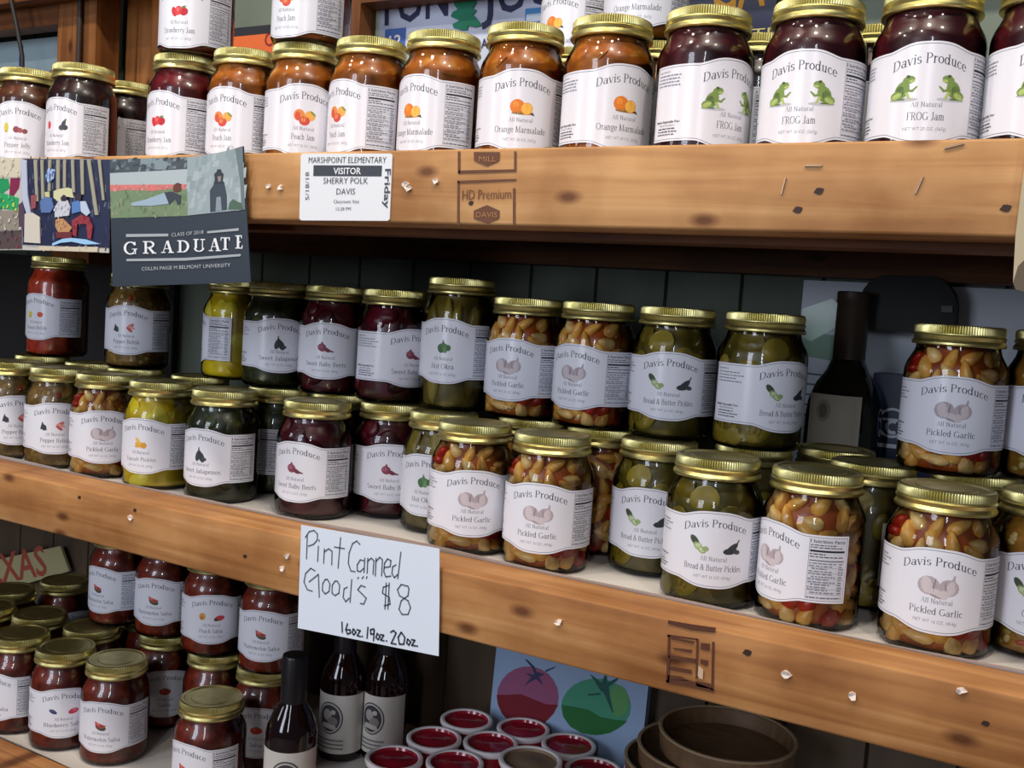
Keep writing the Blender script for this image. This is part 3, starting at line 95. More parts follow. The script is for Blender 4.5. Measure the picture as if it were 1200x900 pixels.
def area(name, loc, target, sx, sy, power, col):
    l = bpy.data.lights.new(name, 'AREA'); l.shape = 'RECTANGLE'; l.size = sx; l.size_y = sy
    l.energy = power; l.color = col
    o = bpy.data.objects.new(name, l); COL.objects.link(o); o.location = loc
    d = Vector(target) - Vector(loc)
    o.rotation_euler = d.to_track_quat('-Z', 'Y').to_euler()
    return o
def bulb(loc, power, col, r=0.04):
    l = bpy.data.lights.new('ceiling_bulb', 'POINT'); l.energy = power; l.color = col; l.shadow_soft_size = r
    o = bpy.data.objects.new('ceiling_bulb', l); COL.objects.link(o); o.location = loc
WARM = (1.0, 0.92, 0.80)
for bx, by, bz, bp in ((-0.10, -0.46, 1.30, 9), (-0.75, -0.50, 1.35, 9), (-1.40, -0.50, 1.35, 8), (0.45, -0.60, 1.45, 8), (-0.45, -1.3, 1.55, 7), (-1.7, -1.3, 1.55, 7)):
    bulb((bx, by, bz), bp * 3.0, WARM)
area('shop_doorway', (-1.15, -3.1, 0.65), (-0.45, 0.0, -0.1), 0.75, 1.7, 42, (0.80, 0.86, 1.0))
area('shop_window', (0.55, -2.7, 0.75), (-0.3, 0.0, 0.0), 0.16, 1.3, 13, (0.84, 0.90, 1.0))
area('shop_window', (-2.7, -2.0, 0.7), (-0.8, 0.0, 0.0), 0.4, 0.7, 7, (0.86, 0.91, 1.0))

# ------------------------------------------------------------------ materials
def lin(c):
    return tuple(((v / 255) / 12.92 if v / 255 <= 0.04045 else ((v / 255 + 0.055) / 1.055) ** 2.4) for v in c)
MC = {}
def C(r, g=None, b=None, rough=0.6, spec=0.4, metal=0.0):
    if g is None: r, g, b = r
    k = ('c', r, g, b, rough, spec, metal)
    if k in MC: return MC[k]
    m = bpy.data.materials.new('paint_%d_%d_%d' % (r, g, b)); m.use_nodes = True
    n = m.node_tree.nodes['Principled BSDF']
    n.inputs['Base Color'].default_value = (*lin((r, g, b)), 1)
    n.inputs['Roughness'].default_value = rough
    n.inputs['Specular IOR Level'].default_value = spec
    n.inputs['Metallic'].default_value = metal
    MC[k] = m
    return m
def nodes_of(name):
    m = bpy.data.materials.new(name); m.use_nodes = True
    nt = m.node_tree
    return m, nt, nt.nodes['Principled BSDF']
def ramp(nt, stops):
    r = nt.nodes.new('ShaderNodeValToRGB')
    el = r.color_ramp.elements
    while len(el) < len(stops): el.new(0.5)
    for e, (p, c) in zip(el, stops):
        e.position = p; e.color = (*lin(c), 1)
    return r
def noise_mat(name, stops, scale, rough=0.4, detail=4, stretch=(1, 1, 1), spec=0.5, bump=0.0, coords='Object'):
    if name in MC: return MC[name]
    m, nt, p = nodes_of(name)
    tc = nt.nodes.new('ShaderNodeTexCoord'); mp = nt.nodes.new('ShaderNodeMapping')
    mp.inputs['Scale'].default_value = stretch
    nz = nt.nodes.new('ShaderNodeTexNoise'); nz.inputs['Scale'].default_value = scale; nz.inputs['Detail'].default_value = detail
    nt.links.new(tc.outputs[coords], mp.inputs[0]); nt.links.new(mp.outputs[0], nz.inputs['Vector'])
    r = ramp(nt, stops); nt.links.new(nz.outputs['Fac'], r.inputs[0]); nt.links.new(r.outputs[0], p.inputs['Base Color'])
    p.inputs['Roughness'].default_value = rough; p.inputs['Specular IOR Level'].default_value = spec
    if bump:
        b = nt.nodes.new('ShaderNodeBump'); b.inputs['Strength'].default_value = bump; b.inputs['Distance'].default_value = 0.002
        nt.links.new(nz.outputs['Fac'], b.inputs['Height']); nt.links.new(b.outputs[0], p.inputs['Normal'])
    MC[name] = m
    return m
def wood(name, dark, mid, light, scale=1.0, axis='x', rough=0.55):
    m, nt, p = nodes_of(name)
    L = nt.links
    tc = nt.nodes.new('ShaderNodeTexCoord')
    mp = nt.nodes.new('ShaderNodeMapping')
    st = {'x': (1.6, 26, 26), 'z': (26, 26, 1.6)}[axis]
    mp.inputs['Scale'].default_value = tuple(v * scale for v in st)
    L.new(tc.outputs['Object'], mp.inputs[0])
    n1 = nt.nodes.new('ShaderNodeTexNoise'); n1.inputs['Scale'].default_value = 2.2; n1.inputs['Detail'].default_value = 7; n1.inputs['Distortion'].default_value = 0.9
    L.new(mp.outputs[0], n1.inputs['Vector'])
    r = ramp(nt, [(0.28, dark), (0.5, mid), (0.72, light)])
    L.new(n1.outputs['Fac'], r.inputs[0])
    # broad blotches and dirt
    n2 = nt.nodes.new('ShaderNodeTexNoise'); n2.inputs['Scale'].default_value = 9; n2.inputs['Detail'].default_value = 5
    L.new(tc.outputs['Object'], n2.inputs['Vector'])
    r2 = ramp(nt, [(0.35, (205, 190, 175)), (0.62, (255, 255, 255))])
    L.new(n2.outputs['Fac'], r2.inputs[0])
    mx = nt.nodes.new('ShaderNodeMixRGB'); mx.blend_type = 'MULTIPLY'; mx.inputs[0].default_value = 1.0
    L.new(r.outputs[0], mx.inputs[1]); L.new(r2.outputs[0], mx.inputs[2])
    # knots
    vo = nt.nodes.new('ShaderNodeTexVoronoi'); vo.inputs['Scale'].default_value = 1.0; vo.voronoi_dimensions = '2D'
    mp2 = nt.nodes.new('ShaderNodeMapping')
    mp2.inputs['Scale'].default_value = {'x': (7, 15, 15), 'z': (15, 7, 9)}[axis]
    sp_ = nt.nodes.new('ShaderNodeSeparateXYZ'); cb_ = nt.nodes.new('ShaderNodeCombineXYZ'); L.new(tc.outputs['Object'], sp_.inputs[0]); L.new(sp_.outputs[0], cb_.inputs[0]); L.new(sp_.outputs[2], cb_.inputs[1]); L.new(cb_.outputs[0], mp2.inputs[0]); L.new(mp2.outputs[0], vo.inputs['Vector'])
    r3 = ramp(nt, [(0.03, (110, 66, 38)), (0.10, (255, 255, 255))])
    L.new(vo.outputs['Distance'], r3.inputs[0])
    mx2 = nt.nodes.new('ShaderNodeMixRGB'); mx2.blend_type = 'MULTIPLY'; mx2.inputs[0].default_value = 0.8
    L.new(mx.outputs[0], mx2.inputs[1]); L.new(r3.outputs[0], mx2.inputs[2])
    L.new(mx2.outputs[0], p.inputs['Base Color'])
    p.inputs['Roughness'].default_value = rough; p.inputs['Specular IOR Level'].default_value = 0.25
    b = nt.nodes.new('ShaderNodeBump'); b.inputs['Strength'].default_value = 0.25; b.inputs['Distance'].default_value = 0.0015
    L.new(n1.outputs['Fac'], b.inputs['Height']); L.new(b.outputs[0], p.inputs['Normal'])
    return m
WOOD_TOP = wood('pine_beam', (176, 126, 78), (202, 150, 96), (218, 170, 116))
WOOD_MID = wood('pine_beam_orange', (158, 104, 58), (190, 134, 80), (210, 158, 104))
WOOD_OLD = wood('old_brown_wood', (92, 55, 26), (124, 78, 38), (146, 96, 50), axis='z')
WOOD_OLDX = wood('old_brown_wood_beam', (84, 48, 24), (112, 68, 34), (134, 84, 44))
PLY = noise_mat('grey_plywood', [(0.3, (128, 112, 92)), (0.7, (168, 152, 130))], 14, 0.7, stretch=(1, 8, 8))
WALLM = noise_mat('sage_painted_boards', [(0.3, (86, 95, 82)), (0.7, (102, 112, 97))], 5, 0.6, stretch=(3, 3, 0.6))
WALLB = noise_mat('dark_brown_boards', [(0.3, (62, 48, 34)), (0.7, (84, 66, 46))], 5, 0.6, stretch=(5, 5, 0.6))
PAPER = C(230, 229, 236, 0.26, 0.5)
INK = C(70, 70, 78, 0.6)
INK2 = C(128, 128, 138, 0.6)
BLACK = C(30, 30, 36, 0.6)
WHITE = C(238, 238, 240, 0.6)

def glass_mat(name, tint, refl=1.0):
    m = bpy.data.materials.new(name); m.use_nodes = True
    nt = m.node_tree; nt.nodes.clear()
    o = nt.nodes.new('ShaderNodeOutputMaterial')
    t = nt.nodes.new('ShaderNodeBsdfTransparent'); t.inputs[0].default_value = (*tint, 1)
    g = nt.nodes.new('ShaderNodeBsdfGlossy'); g.inputs['Roughness'].default_value = 0.045
    f = nt.nodes.new('ShaderNodeFresnel'); f.inputs['IOR'].default_value = 1.5
    mx = nt.nodes.new('ShaderNodeMixShader')
    nt.links.new(f.outputs[0], mx.inputs[0]); nt.links.new(t.outputs[0], mx.inputs[1]); nt.links.new(g.outputs[0], mx.inputs[2])
    nt.links.new(mx.outputs[0], o.inputs[0])
    return m
GLASS = glass_mat('clear_jar_glass', (0.97, 0.98, 0.97))
def lid_mat():
    m, nt, p = nodes_of('brass_lid')
    tc = nt.nodes.new('ShaderNodeTexCoord'); nz = nt.nodes.new('ShaderNodeTexNoise'); nz.inputs['Scale'].default_value = 60
    nt.links.new(tc.outputs['Object'], nz.inputs['Vector'])
    r = ramp(nt, [(0.3, (196, 184, 112)), (0.7, (222, 212, 150))])
    nt.links.new(nz.outputs['Fac'], r.inputs[0]); nt.links.new(r.outputs[0], p.inputs['Base Color'])
    p.inputs['Metallic'].default_value = 1.0; p.inputs['Roughness'].default_value = 0.38
    return m
LIDM = lid_mat()

# ------------------------------------------------------------------ mesh helpers
class MB:
    def __init__(s): s.v = []; s.f = []; s.m = []; s.mats = []
    def slot(s, mat):
        if mat not in s.mats: s.mats.append(mat)
        return s.mats.index(mat)
    def add(s, verts, faces, mat):
        o = len(s.v); k = s.slot(mat)
        s.v += [tuple(p) for p in verts]
        s.f += [tuple(i + o for i in f) for f in faces]; s.m += [k] * len(faces)
    def box(s, a, b, mat, bev=0.0):
        x0, y0, z0 = a; x1, y1, z1 = b
        if bev <= 0:
            v = [(x0, y0, z0), (x1, y0, z0), (x1, y1, z0), (x0, y1, z0), (x0, y0, z1), (x1, y0, z1), (x1, y1, z1), (x0, y1, z1)]
            s.add(v, [(0, 3, 2, 1), (4, 5, 6, 7), (0, 1, 5, 4), (1, 2, 6, 5), (2, 3, 7, 6), (3, 0, 4, 7)], mat)
            return
        # long bar along x with rounded edges
        pts = []
        for cy, cz, a0 in [(y1 - bev, z1 - bev, 0), (y0 + bev, z1 - bev, 90), (y0 + bev, z0 + bev, 180), (y1 - bev, z0 + bev, 270)]:
            for k in range(4):
                t = R_(a0 + k * 30); pts.append((cy + bev * math.cos(t), cz + bev * math.sin(t)))
        n = len(pts)
        v = [(x0, y, z) for y, z in pts] + [(x1, y, z) for y, z in pts]
        f = [(i, (i + 1) % n, n + (i + 1) % n, n + i) for i in range(n)] + [tuple(range(n))[::-1], tuple(range(n, 2 * n))]
        s.add(v, f, mat)
    def lathe(s, prof, n, mat, rfun=None, mats=None):
        o = len(s.v); k0 = s.slot(mat)
        for j, (r, z) in enumerate(prof):
            for i in range(n):
                rr = r + (rfun(j, i) if rfun else 0)
                t = 2 * math.pi * i / n
                s.v.append((rr * math.cos(t), rr * math.sin(t), z))
        for j in range(len(prof) - 1):
            k = s.slot(mats[j]) if mats else k0
            for i in range(n):
                a, b = o + j * n + i, o + j * n + (i + 1) % n
                s.f.append((a, b, b + n, a + n)); s.m.append(k)
    def cap(s, r, z, n, mat, up=True):
        v = [(r * math.cos(2 * math.pi * i / n), r * math.sin(2 * math.pi * i / n), z) for i in range(n)]
        s.add(v, [tuple(range(n)) if up else tuple(range(n))[::-1]], mat)
    def mesh(s, name, smooth=True, angle=40):
        me = bpy.data.meshes.new(name)
        me.from_pydata(s.v, [], s.f)
        for m in s.mats: me.materials.append(m)
        me.polygons.foreach_set('material_index', s.m)
        if smooth:
            me.polygons.foreach_set('use_smooth', [True] * len(me.polygons))
            me.set_sharp_from_angle(angle=R_(angle))
        me.update()
        return me
    def build(s, name, parent=None, smooth=True, angle=40):
        o = bpy.data.objects.new(name, s.mesh(name, smooth, angle)); COL.objects.link(o)
        if parent: o.parent = parent
        return o
def empty(name, loc=(0, 0, 0), rz=0):
    o = bpy.data.objects.new(name, None); COL.objects.link(o); o.location = loc; o.rotation_euler = (0, 0, rz)
    o.empty_display_size = 0.02
    return o
def tag(o, label, cat, group=None):
    o['label'] = label; o['category'] = cat
    if group: o['group'] = group
    return o
def struct(o):
    o['kind'] = 'structure'; return o

TXT = {}
def text2d(t, bold=False):
    """flat outline of a string: unit width 1, cap height 1 (x 0..1, y from baseline)"""
    k = (t, bold)
    if k in TXT: return TXT[k]
    cu = bpy.data.curves.new('txt', 'FONT'); cu.body = t; cu.size = 1; cu.resolution_u = 2
    cu.offset = 0.014 if bold else -0.006
    ob = bpy.data.objects.new('txt', cu); COL.objects.link(ob)
    dg = bpy.context.evaluated_depsgraph_get()
    me = bpy.data.meshes.new_from_object(ob.evaluated_get(dg))
    v = [(p.co.x, p.co.y) for p in me.vertices]; f = [tuple(p.vertices) for p in me.polygons]
    bpy.data.objects.remove(ob); bpy.data.curves.remove(cu); bpy.data.meshes.remove(me)
    x0 = min(p[0] for p in v); x1 = max(p[0] for p in v)
    v = [((x - x0) / (x1 - x0), y / 0.73) for x, y in v]
    TXT[k] = (v, f)
    return TXT[k]
def ccw(pts):
    a = sum(pts[i][0] * pts[(i + 1) % len(pts)][1] - pts[(i + 1) % len(pts)][0] * pts[i][1] for i in range(len(pts)))
    return list(pts) if a > 0 else list(pts)[::-1]
def poly_xz(mb, pts, y, mat):
    """flat polygon in a plane y = const, facing the room (-y)"""
    p = ccw(pts)
    mb.add([(x, y, z) for x, z in p], [tuple(range(len(p)))], mat)
def plate_xz(mb, pts, y0, y1, mat):
    p = ccw(pts); n = len(p)
    mb.add([(x, y0, z) for x, z in p] + [(x, y1, z) for x, z in p],
           [tuple(range(n)), tuple(range(n, 2 * n))[::-1]] + [((i + 1) % n, i, n + i, n + (i + 1) % n) for i in range(n)], mat)
def text_xz(mb, t, a, b, cap, y, mat, bold=False):
    """text whose baseline runs from point a to point b in the plane y"""
    v, f = text2d(t, bold)
    ux, uz = b[0] - a[0], b[1] - a[1]; L = math.hypot(ux, uz); nx, nz = -uz / L, ux / L
    mb.add([(a[0] + ux * x + nx * cap * h, y, a[1] + uz * x + nz * cap * h) for x, h in v], f, mat)
def ribbon_xz(mb, pts, w, y, mat):
    for i in range(len(pts) - 1):
        (x0, z0), (x1, z1) = pts[i], pts[i + 1]
        L = math.hypot(x1 - x0, z1 - z0) or 1e-6
        dx, dz = (x1 - x0) / L * w / 2, (z1 - z0) / L * w / 2
        nx, nz = -dz, dx
        poly_xz(mb, [(x0 - dx * .6 + nx, z0 - dz * .6 + nz), (x1 + dx * .6 + nx, z1 + dz * .6 + nz), (x1 + dx * .6 - nx, z1 + dz * .6 - nz), (x0 - dx * .6 - nx, z0 - dz * .6 - nz)], y, mat)

# ------------------------------------------------------------------ setting: back wall of boards
Y_WALL = 0.40
XL, XR = -2.1, 0.55
mb = MB()
x = XL; bw = 0.0885
while x < XR:
    x1 = x + bw; g = 0.0022
    pr = [(x, Y_WALL + .006), (x + g, Y_WALL), (x1 - g, Y_WALL), (x1, Y_WALL + .006)]
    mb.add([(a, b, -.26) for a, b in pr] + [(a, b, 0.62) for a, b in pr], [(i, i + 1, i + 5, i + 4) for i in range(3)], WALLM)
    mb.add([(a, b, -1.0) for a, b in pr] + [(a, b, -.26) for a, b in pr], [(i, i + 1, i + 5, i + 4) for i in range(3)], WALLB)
    x = x1
mb.add([(XL, Y_WALL + .03, -1), (XR, Y_WALL + .03, -1), (XR, Y_WALL + .03, .62), (XL, Y_WALL + .03, .62)], [(0, 1, 2, 3)], WALLM)
struct(mb.build('wall_back', smooth=False))

mb = MB(); mb.box((XL, -3.9, -1.02), (1.2, .43, -1.0), noise_mat('concrete_floor', [(.3, (96, 92, 88)), (.7, (126, 122, 116))], 6, .8))
struct(mb.build('floor', smooth=False))
# trim and framing at the upper left of the back wall
mb = MB(); mb.box((D['post1'][0], .33, .02), (D['post1'][1], .372, .60), WOOD_OLD)
struct(mb.build('trim_1', smooth=False))
mb = MB(); mb.box((D['post2'][0], .352, .105), (D['post2'][1] + .012, .398, .60), WOOD_OLD)
struct(mb.build('trim_2', smooth=False))
mb = MB(); mb.box((XL, .30, D['beam_l'][1] - .004), (D['panel'][1] - .01, .329, .60), WOOD_OLDX)
struct(mb.build('trim_3', smooth=False))
mb = MB(); mb.box((XL, .33, .385), (D['post1'][0] - .001, .36, .43), WOOD_OLDX)
struct(mb.build('trim_4', smooth=False))
mb = MB()
mb.box((D['panel'][0] + .07, .384, .11), (D['panel'][2] - .001, .399, .60), WOOD_OLD)
mb.box((D['panel'][2] + .001, .384, .11), (D['panel'][1] + .03, .399, .60), WOOD_OLD)
struct(mb.build('trim_5', smooth=False))
mb = MB()
z0 = D['brown_beam'][0][1]; z1 = D['brown_beam'][1][1]
mb.box((D['post2'][1] + .014, .35, max(z0, z1) + .003), (.5, .384, .60), WOOD_OLDX)
struct(mb.build('trim_6', smooth=False))

# ------------------------------------------------------------------ shelves
def hole(mb, x, z, r, y=-.0004):
    poly_xz(mb, [(x + r * math.cos(t * .7) * (1.2 if t % 2 else .8), z + r * .7 * math.sin(t * .7)) for t in range(9)], y, C(52, 28, 16))
def shelf(name_label, zs, zb, zt, woodm, board_z, ledger, cat='shelf'):
    t = empty('wooden_shelf', (0, 0, 0)); tag(t, name_label, cat)
    m = MB(); m.box((-1.95, 0, zb), (.42, .0486, zt), woodm, .0022); fb = m.build('front_beam', t)
    m = MB(); m.box((-1.95, .0500, board_z - .014), (.42, .398, board_z), PLY); m.build('shelf_board', t, smooth=False)
    if ledger:
        m = MB(); m.box((-1.95, .0492, ledger[0]), (.42, .0866, board_z - .0145), WOOD_OLDX); m.build('support_rail', t, smooth=False)
        m = MB(); m.box((-1.95, .36, ledger[1]), (.42, .3985, board_z - .0145), WOOD_OLDX); m.build('wall_ledger', t, smooth=False)
    return t, fb
SH_T, FB_T = shelf('top shelf of rough pine with a stamped lumber beam along its front', 0, .0632, .1242, WOOD_TOP, .1230, (.0575, .051))
SH_M, FB_M = shelf('middle shelf of pine with a deep front beam, a handwritten price sign hanging on it', 0, -.2785, -.2232, WOOD_MID, -.2290, (-.272, -.29))
SH_B, FB_B = shelf('bottom shelf of pine, its front beam showing only at the lower left corner', 0, -.625, -.5655, WOOD_MID, -.5700, None)

# stamps, staples, torn scraps on the beams
STAMP = C(104, 62, 38)
mb = MB()
for q in D['stamp']: poly_xz(mb, q, -.0006, STAMP)
for t, a, b in D['stamp_text']: text_xz(mb, t, a, b, .0085, -.0007, STAMP)
for t, a, b in D['stamp_hextext']: text_xz(mb, t, a, b, .0045, -.0009, C(176, 122, 72))
o = mb.build('grade_stamp', FB_T, smooth=False); o['label'] = 'dark brown lumber grade stamp on the top beam'
mb = MB()
for q in D['stamp2']: poly_xz(mb, q, -.0006, C(88, 46, 24))
o = mb.build('grade_stamp', FB_M, smooth=False); o['label'] = 'smudged dark lumber stamp on the middle beam'
rnd = random.Random(3)
def scrap(x, z, parent, r=.0028):
    m = MB(); n = 7
    pts = [(x + r * rnd.uniform(.5, 1.2) * math.cos(2 * math.pi * i / n), z + r * rnd.uniform(.4, .9) * math.sin(2 * math.pi * i / n)) for i in range(n)]
    p = ccw(pts)
    v = [(a, -.0012 - rnd.random() * .0022, b) for a, b in p] + [(x, -.0016, z)] + [(a, -.0001, b) for a, b in p]
    m.add(v, [(i, (i + 1) % n, n) for i in range(n)] + [((i + 1) % n, i, n + 1 + i, n + 1 + (i + 1) % n) for i in range(n)], C(232, 214, 200))
    m.build('torn_paper_scrap', parent, smooth=False)
for x, z in D['scraps_top']: scrap(x, z, FB_T, .0036)
for x, z in D['scraps_mid']: scrap(x, z, FB_M, .0038)
for i, (x, z) in enumerate(D['staples_top']):
    m = MB(); a = [0.0, .25, 1.4, 1.25][i]; L = .0058
    dx, dz = math.cos(a) * L, math.sin(a) * L
    nx, nz = -math.sin(a) * .0005, math.cos(a) * .0005
    plate_xz(m, [(x - dx + nx, z - dz + nz), (x + dx + nx, z + dz + nz), (x + dx - nx, z + dz - nz), (x - dx - nx, z - dz - nz)], -.0012, -.0001, C(150, 120, 95, .4, .5, .6))
    m.build('staple', FB_T, smooth=False)
mt, mm = MB(), MB()
for i, (x, z) in enumerate(D['holes']): hole(mt if z > 0 else mm, x, z, .0034 if i in (2, 5, 6, 7) else .0026)
mt.build('knot_hole', FB_T, smooth=False); mm.build('knot_hole', FB_M, smooth=False)
mb = MB(); plate_xz(mb, D['stamp2_scrap'], -.0014, -.0002, C(205, 175, 140)); mb.build('torn_paper_scrap', FB_M, smooth=False)

# paper liner of the middle and bottom shelf: lies on the board, its front edge curls up over the back of the beam
def liner(zb, lift, label, x0=-1.93, x1=.41):
    mb = MB(); n = 120; rows = []
    for i in range(n + 1):
        x = x0 + (x1 - x0) * i / n
        w = .0018 * math.sin(x * 9.0) + .0012 * math.sin(x * 23 + 1)
        rows.append([(x, .396, zb), (x, .075, zb), (x, .0535, zb + .0003), (x, .0505, zb + .0022), (x, .0478 + w * .3, zb + lift + w * .5), (x, .0470 + w * .3, zb + lift + w * .5 + .0001)])
    k = len(rows[0])
    v = [p for r in rows for p in r]
    f = [(i * k + j, i * k + j + 1, (i + 1) * k + j + 1, (i + 1) * k + j) for i in range(n) for j in range(k - 1)]
    mb.add(v, [q[::-1] for q in f], C(214, 206, 196, .7))
    o = mb.build('shelf_liner'); tag(o, label, 'shelf liner', 'white paper shelf liners')
liner(-.2286, .0082, 'white paper liner under the pickle jars with its front edge curling up')
liner(-.5696, .0062, 'cream paper liner on the bottom shelf under the salsa jars')

# ------------------------------------------------------------------ jar builder
RB, RL = .0392, .0350
def body_profile(H, r=RB):
    zs = H - .0385
    return [(.0, .0022), (.029, .0022), (.0325, .0), (.0362, .0012), (.0386, .0046), (r, .0095), (r, zs), (r - .0006, zs + .0040), (r - .0021, zs + .0082), (r - .0045, zs + .0126), (.0327, zs + .0166), (.0318, zs + .0196), (.0316, zs + .0225), (.0316, H - .003)]
def rin(z, H):
    pr = body_profile(H)
    for (r0, z0), (r1, z1) in zip(pr[3:], pr[4:]):
        if z0 <= z <= z1: return r0 + (r1 - r0) * (z - z0) / max(1e-6, z1 - z0) - .0016
    return .030
MESH = {}
def glass_mesh(H):
    k = ('glass', H)
    if k not in MESH:
        m = MB(); m.lathe(body_profile(H), 56, GLASS); MESH[k] = m.mesh('glass', True, 60)
    return MESH[k]
def lid_mesh(H):
    k = ('lid', H)
    if k not in MESH:
        m = MB(); n = 216
        z = H - .0165
        prof = [(.0318, z), (RL - .0006, z), (RL + .0003, z + .0009), (RL + .0003, z + .0023), (RL - .0003, z + .0032), (RL - .0012, z + .0047), (RL - .0005, z + .0064), (RL - .0001, z + .0076), (RL - .0014, z + .0086), (RL - .0014, z + .0092), (RL - .0008, z + .0100), (RL - .0009, z + .0143), (RL - .0017, z + .0158), (RL - .0032, z + .0165), (RL - .0052, z + .0163), (RL - .0066, z + .0152), (.022, z + .0152), (.0212, z + .0157), (0.0, z + .0157)]
        kn = {10: 1, 11: 1}
        m.lathe(prof, n, LIDM, rfun=lambda j, i: (-.0010 if (j in kn and i % 2) else 0))
        MESH[k] = m.mesh('lid', True, 22)
    return MESH[k]
CONT = {
 # base colour stops, noise scale, lumps kind
 'frog': ([(.3, (52, 6, 14)), (.7, (92, 14, 24))], 40, None),
 'marmalade': ([(.3, (164, 78, 10)), (.55, (206, 112, 20)), (.75, (232, 156, 50))], 70, 'peel'),
 'peach': ([(.3, (156, 76, 10)), (.55, (196, 106, 20)), (.75, (226, 150, 50))], 60, None),
 'strawberry': ([(.3, (84, 8, 16)), (.7, (140, 22, 32))], 50, None),
 'pepperberry': ([(.3, (34, 10, 14)), (.7, (66, 24, 22))], 50, None),
 'pepperpeach': ([(.3, (82, 42, 24)), (.7, (122, 66, 36))], 60, None),
 'garlic': ([(.3, (110, 42, 8)), (.7, (156, 74, 20))], 60, 'garlic'),
 'pickle': ([(.3, (58, 52, 10)), (.7, (96, 82, 22))], 70, 'slices'),
 'okra': ([(.3, (70, 58, 14)), (.7, (108, 90, 30))], 60, 'pods'),
 'okratall': ([(.3, (70, 58, 14)), (.7, (108, 90, 30))], 60, 'pods'),
 'squash': ([(.3, (200, 160, 10)), (.7, (236, 206, 30))], 50, 'squash'),
 'jalapeno': ([(.3, (22, 28, 12)), (.7, (50, 56, 22))], 70, 'rings'),
 'beet': ([(.3, (48, 4, 14)), (.7, (92, 14, 30))], 35, 'beets'),
 'relish': ([(.3, (104, 74, 26)), (.55, (142, 106, 48)), (.75, (168, 130, 70))], 160, 'bits'),
 'chow': ([(.3, (116, 84, 24)), (.55, (150, 100, 36)), (.75, (176, 128, 52))], 150, 'bits'),
 'tomato': ([(.3, (150, 36, 12)), (.6, (196, 62, 26)), (.75, (214, 90, 40))], 110, None),
 'salsa': ([(.3, (96, 28, 14)), (.6, (140, 48, 26)), (.75, (160, 66, 36))], 110, None),
}
for k_ in ('melon', 'berry', 'peachsalsa'): CONT[k_] = CONT['salsa']
CONT['strawberrylow'] = CONT['strawberry']; CONT['peachlow'] = CONT['peach']
def height(fl): return .121 if fl in ('frog', 'marmalade', 'peach', 'strawberry', 'pepperberry', 'pepperpeach', 'strawberrylow', 'peachlow') else (.134 if fl in ('okratall', 'tomato') else .118)
def ellipsoid(mb, c, ax, r, mat, H, nu=12, nv=7, taper=0.0):
    """ax = 3x3 orthonormal axes, r = 3 radii, pressed against the inside of the jar"""
    v = []
    for j in range(nv + 1):
        ph = math.pi * j / nv
        for i in range(nu):
            th = 2 * math.pi * i / nu
            q = (r[0] * math.cos(th) * math.sin(ph), r[1] * math.sin(th) * math.sin(ph), r[2] * math.cos(ph))
            tp = 1 - taper * q[0] / r[0]; q = (q[0], q[1] * tp, q[2])
            p = [c[k] + sum(ax[a][k] * q[a] for a in range(3)) for k in range(3)]
            lim = rin(min(max(p[2], .003), H - .02), H) + .0001
            d = math.hypot(p[0], p[1])
            if d > lim: p[0] *= lim / d; p[1] *= lim / d
            p[2] = min(max(p[2], .0035), H - .019)
            v.append(p)
    f = []
    for j in range(nv):
        for i in range(nu):
            f.append((j * nu + i, (j + 1) * nu + i, (j + 1) * nu + (i + 1) % nu, j * nu + (i + 1) % nu))
    mb.add(v, f, mat)
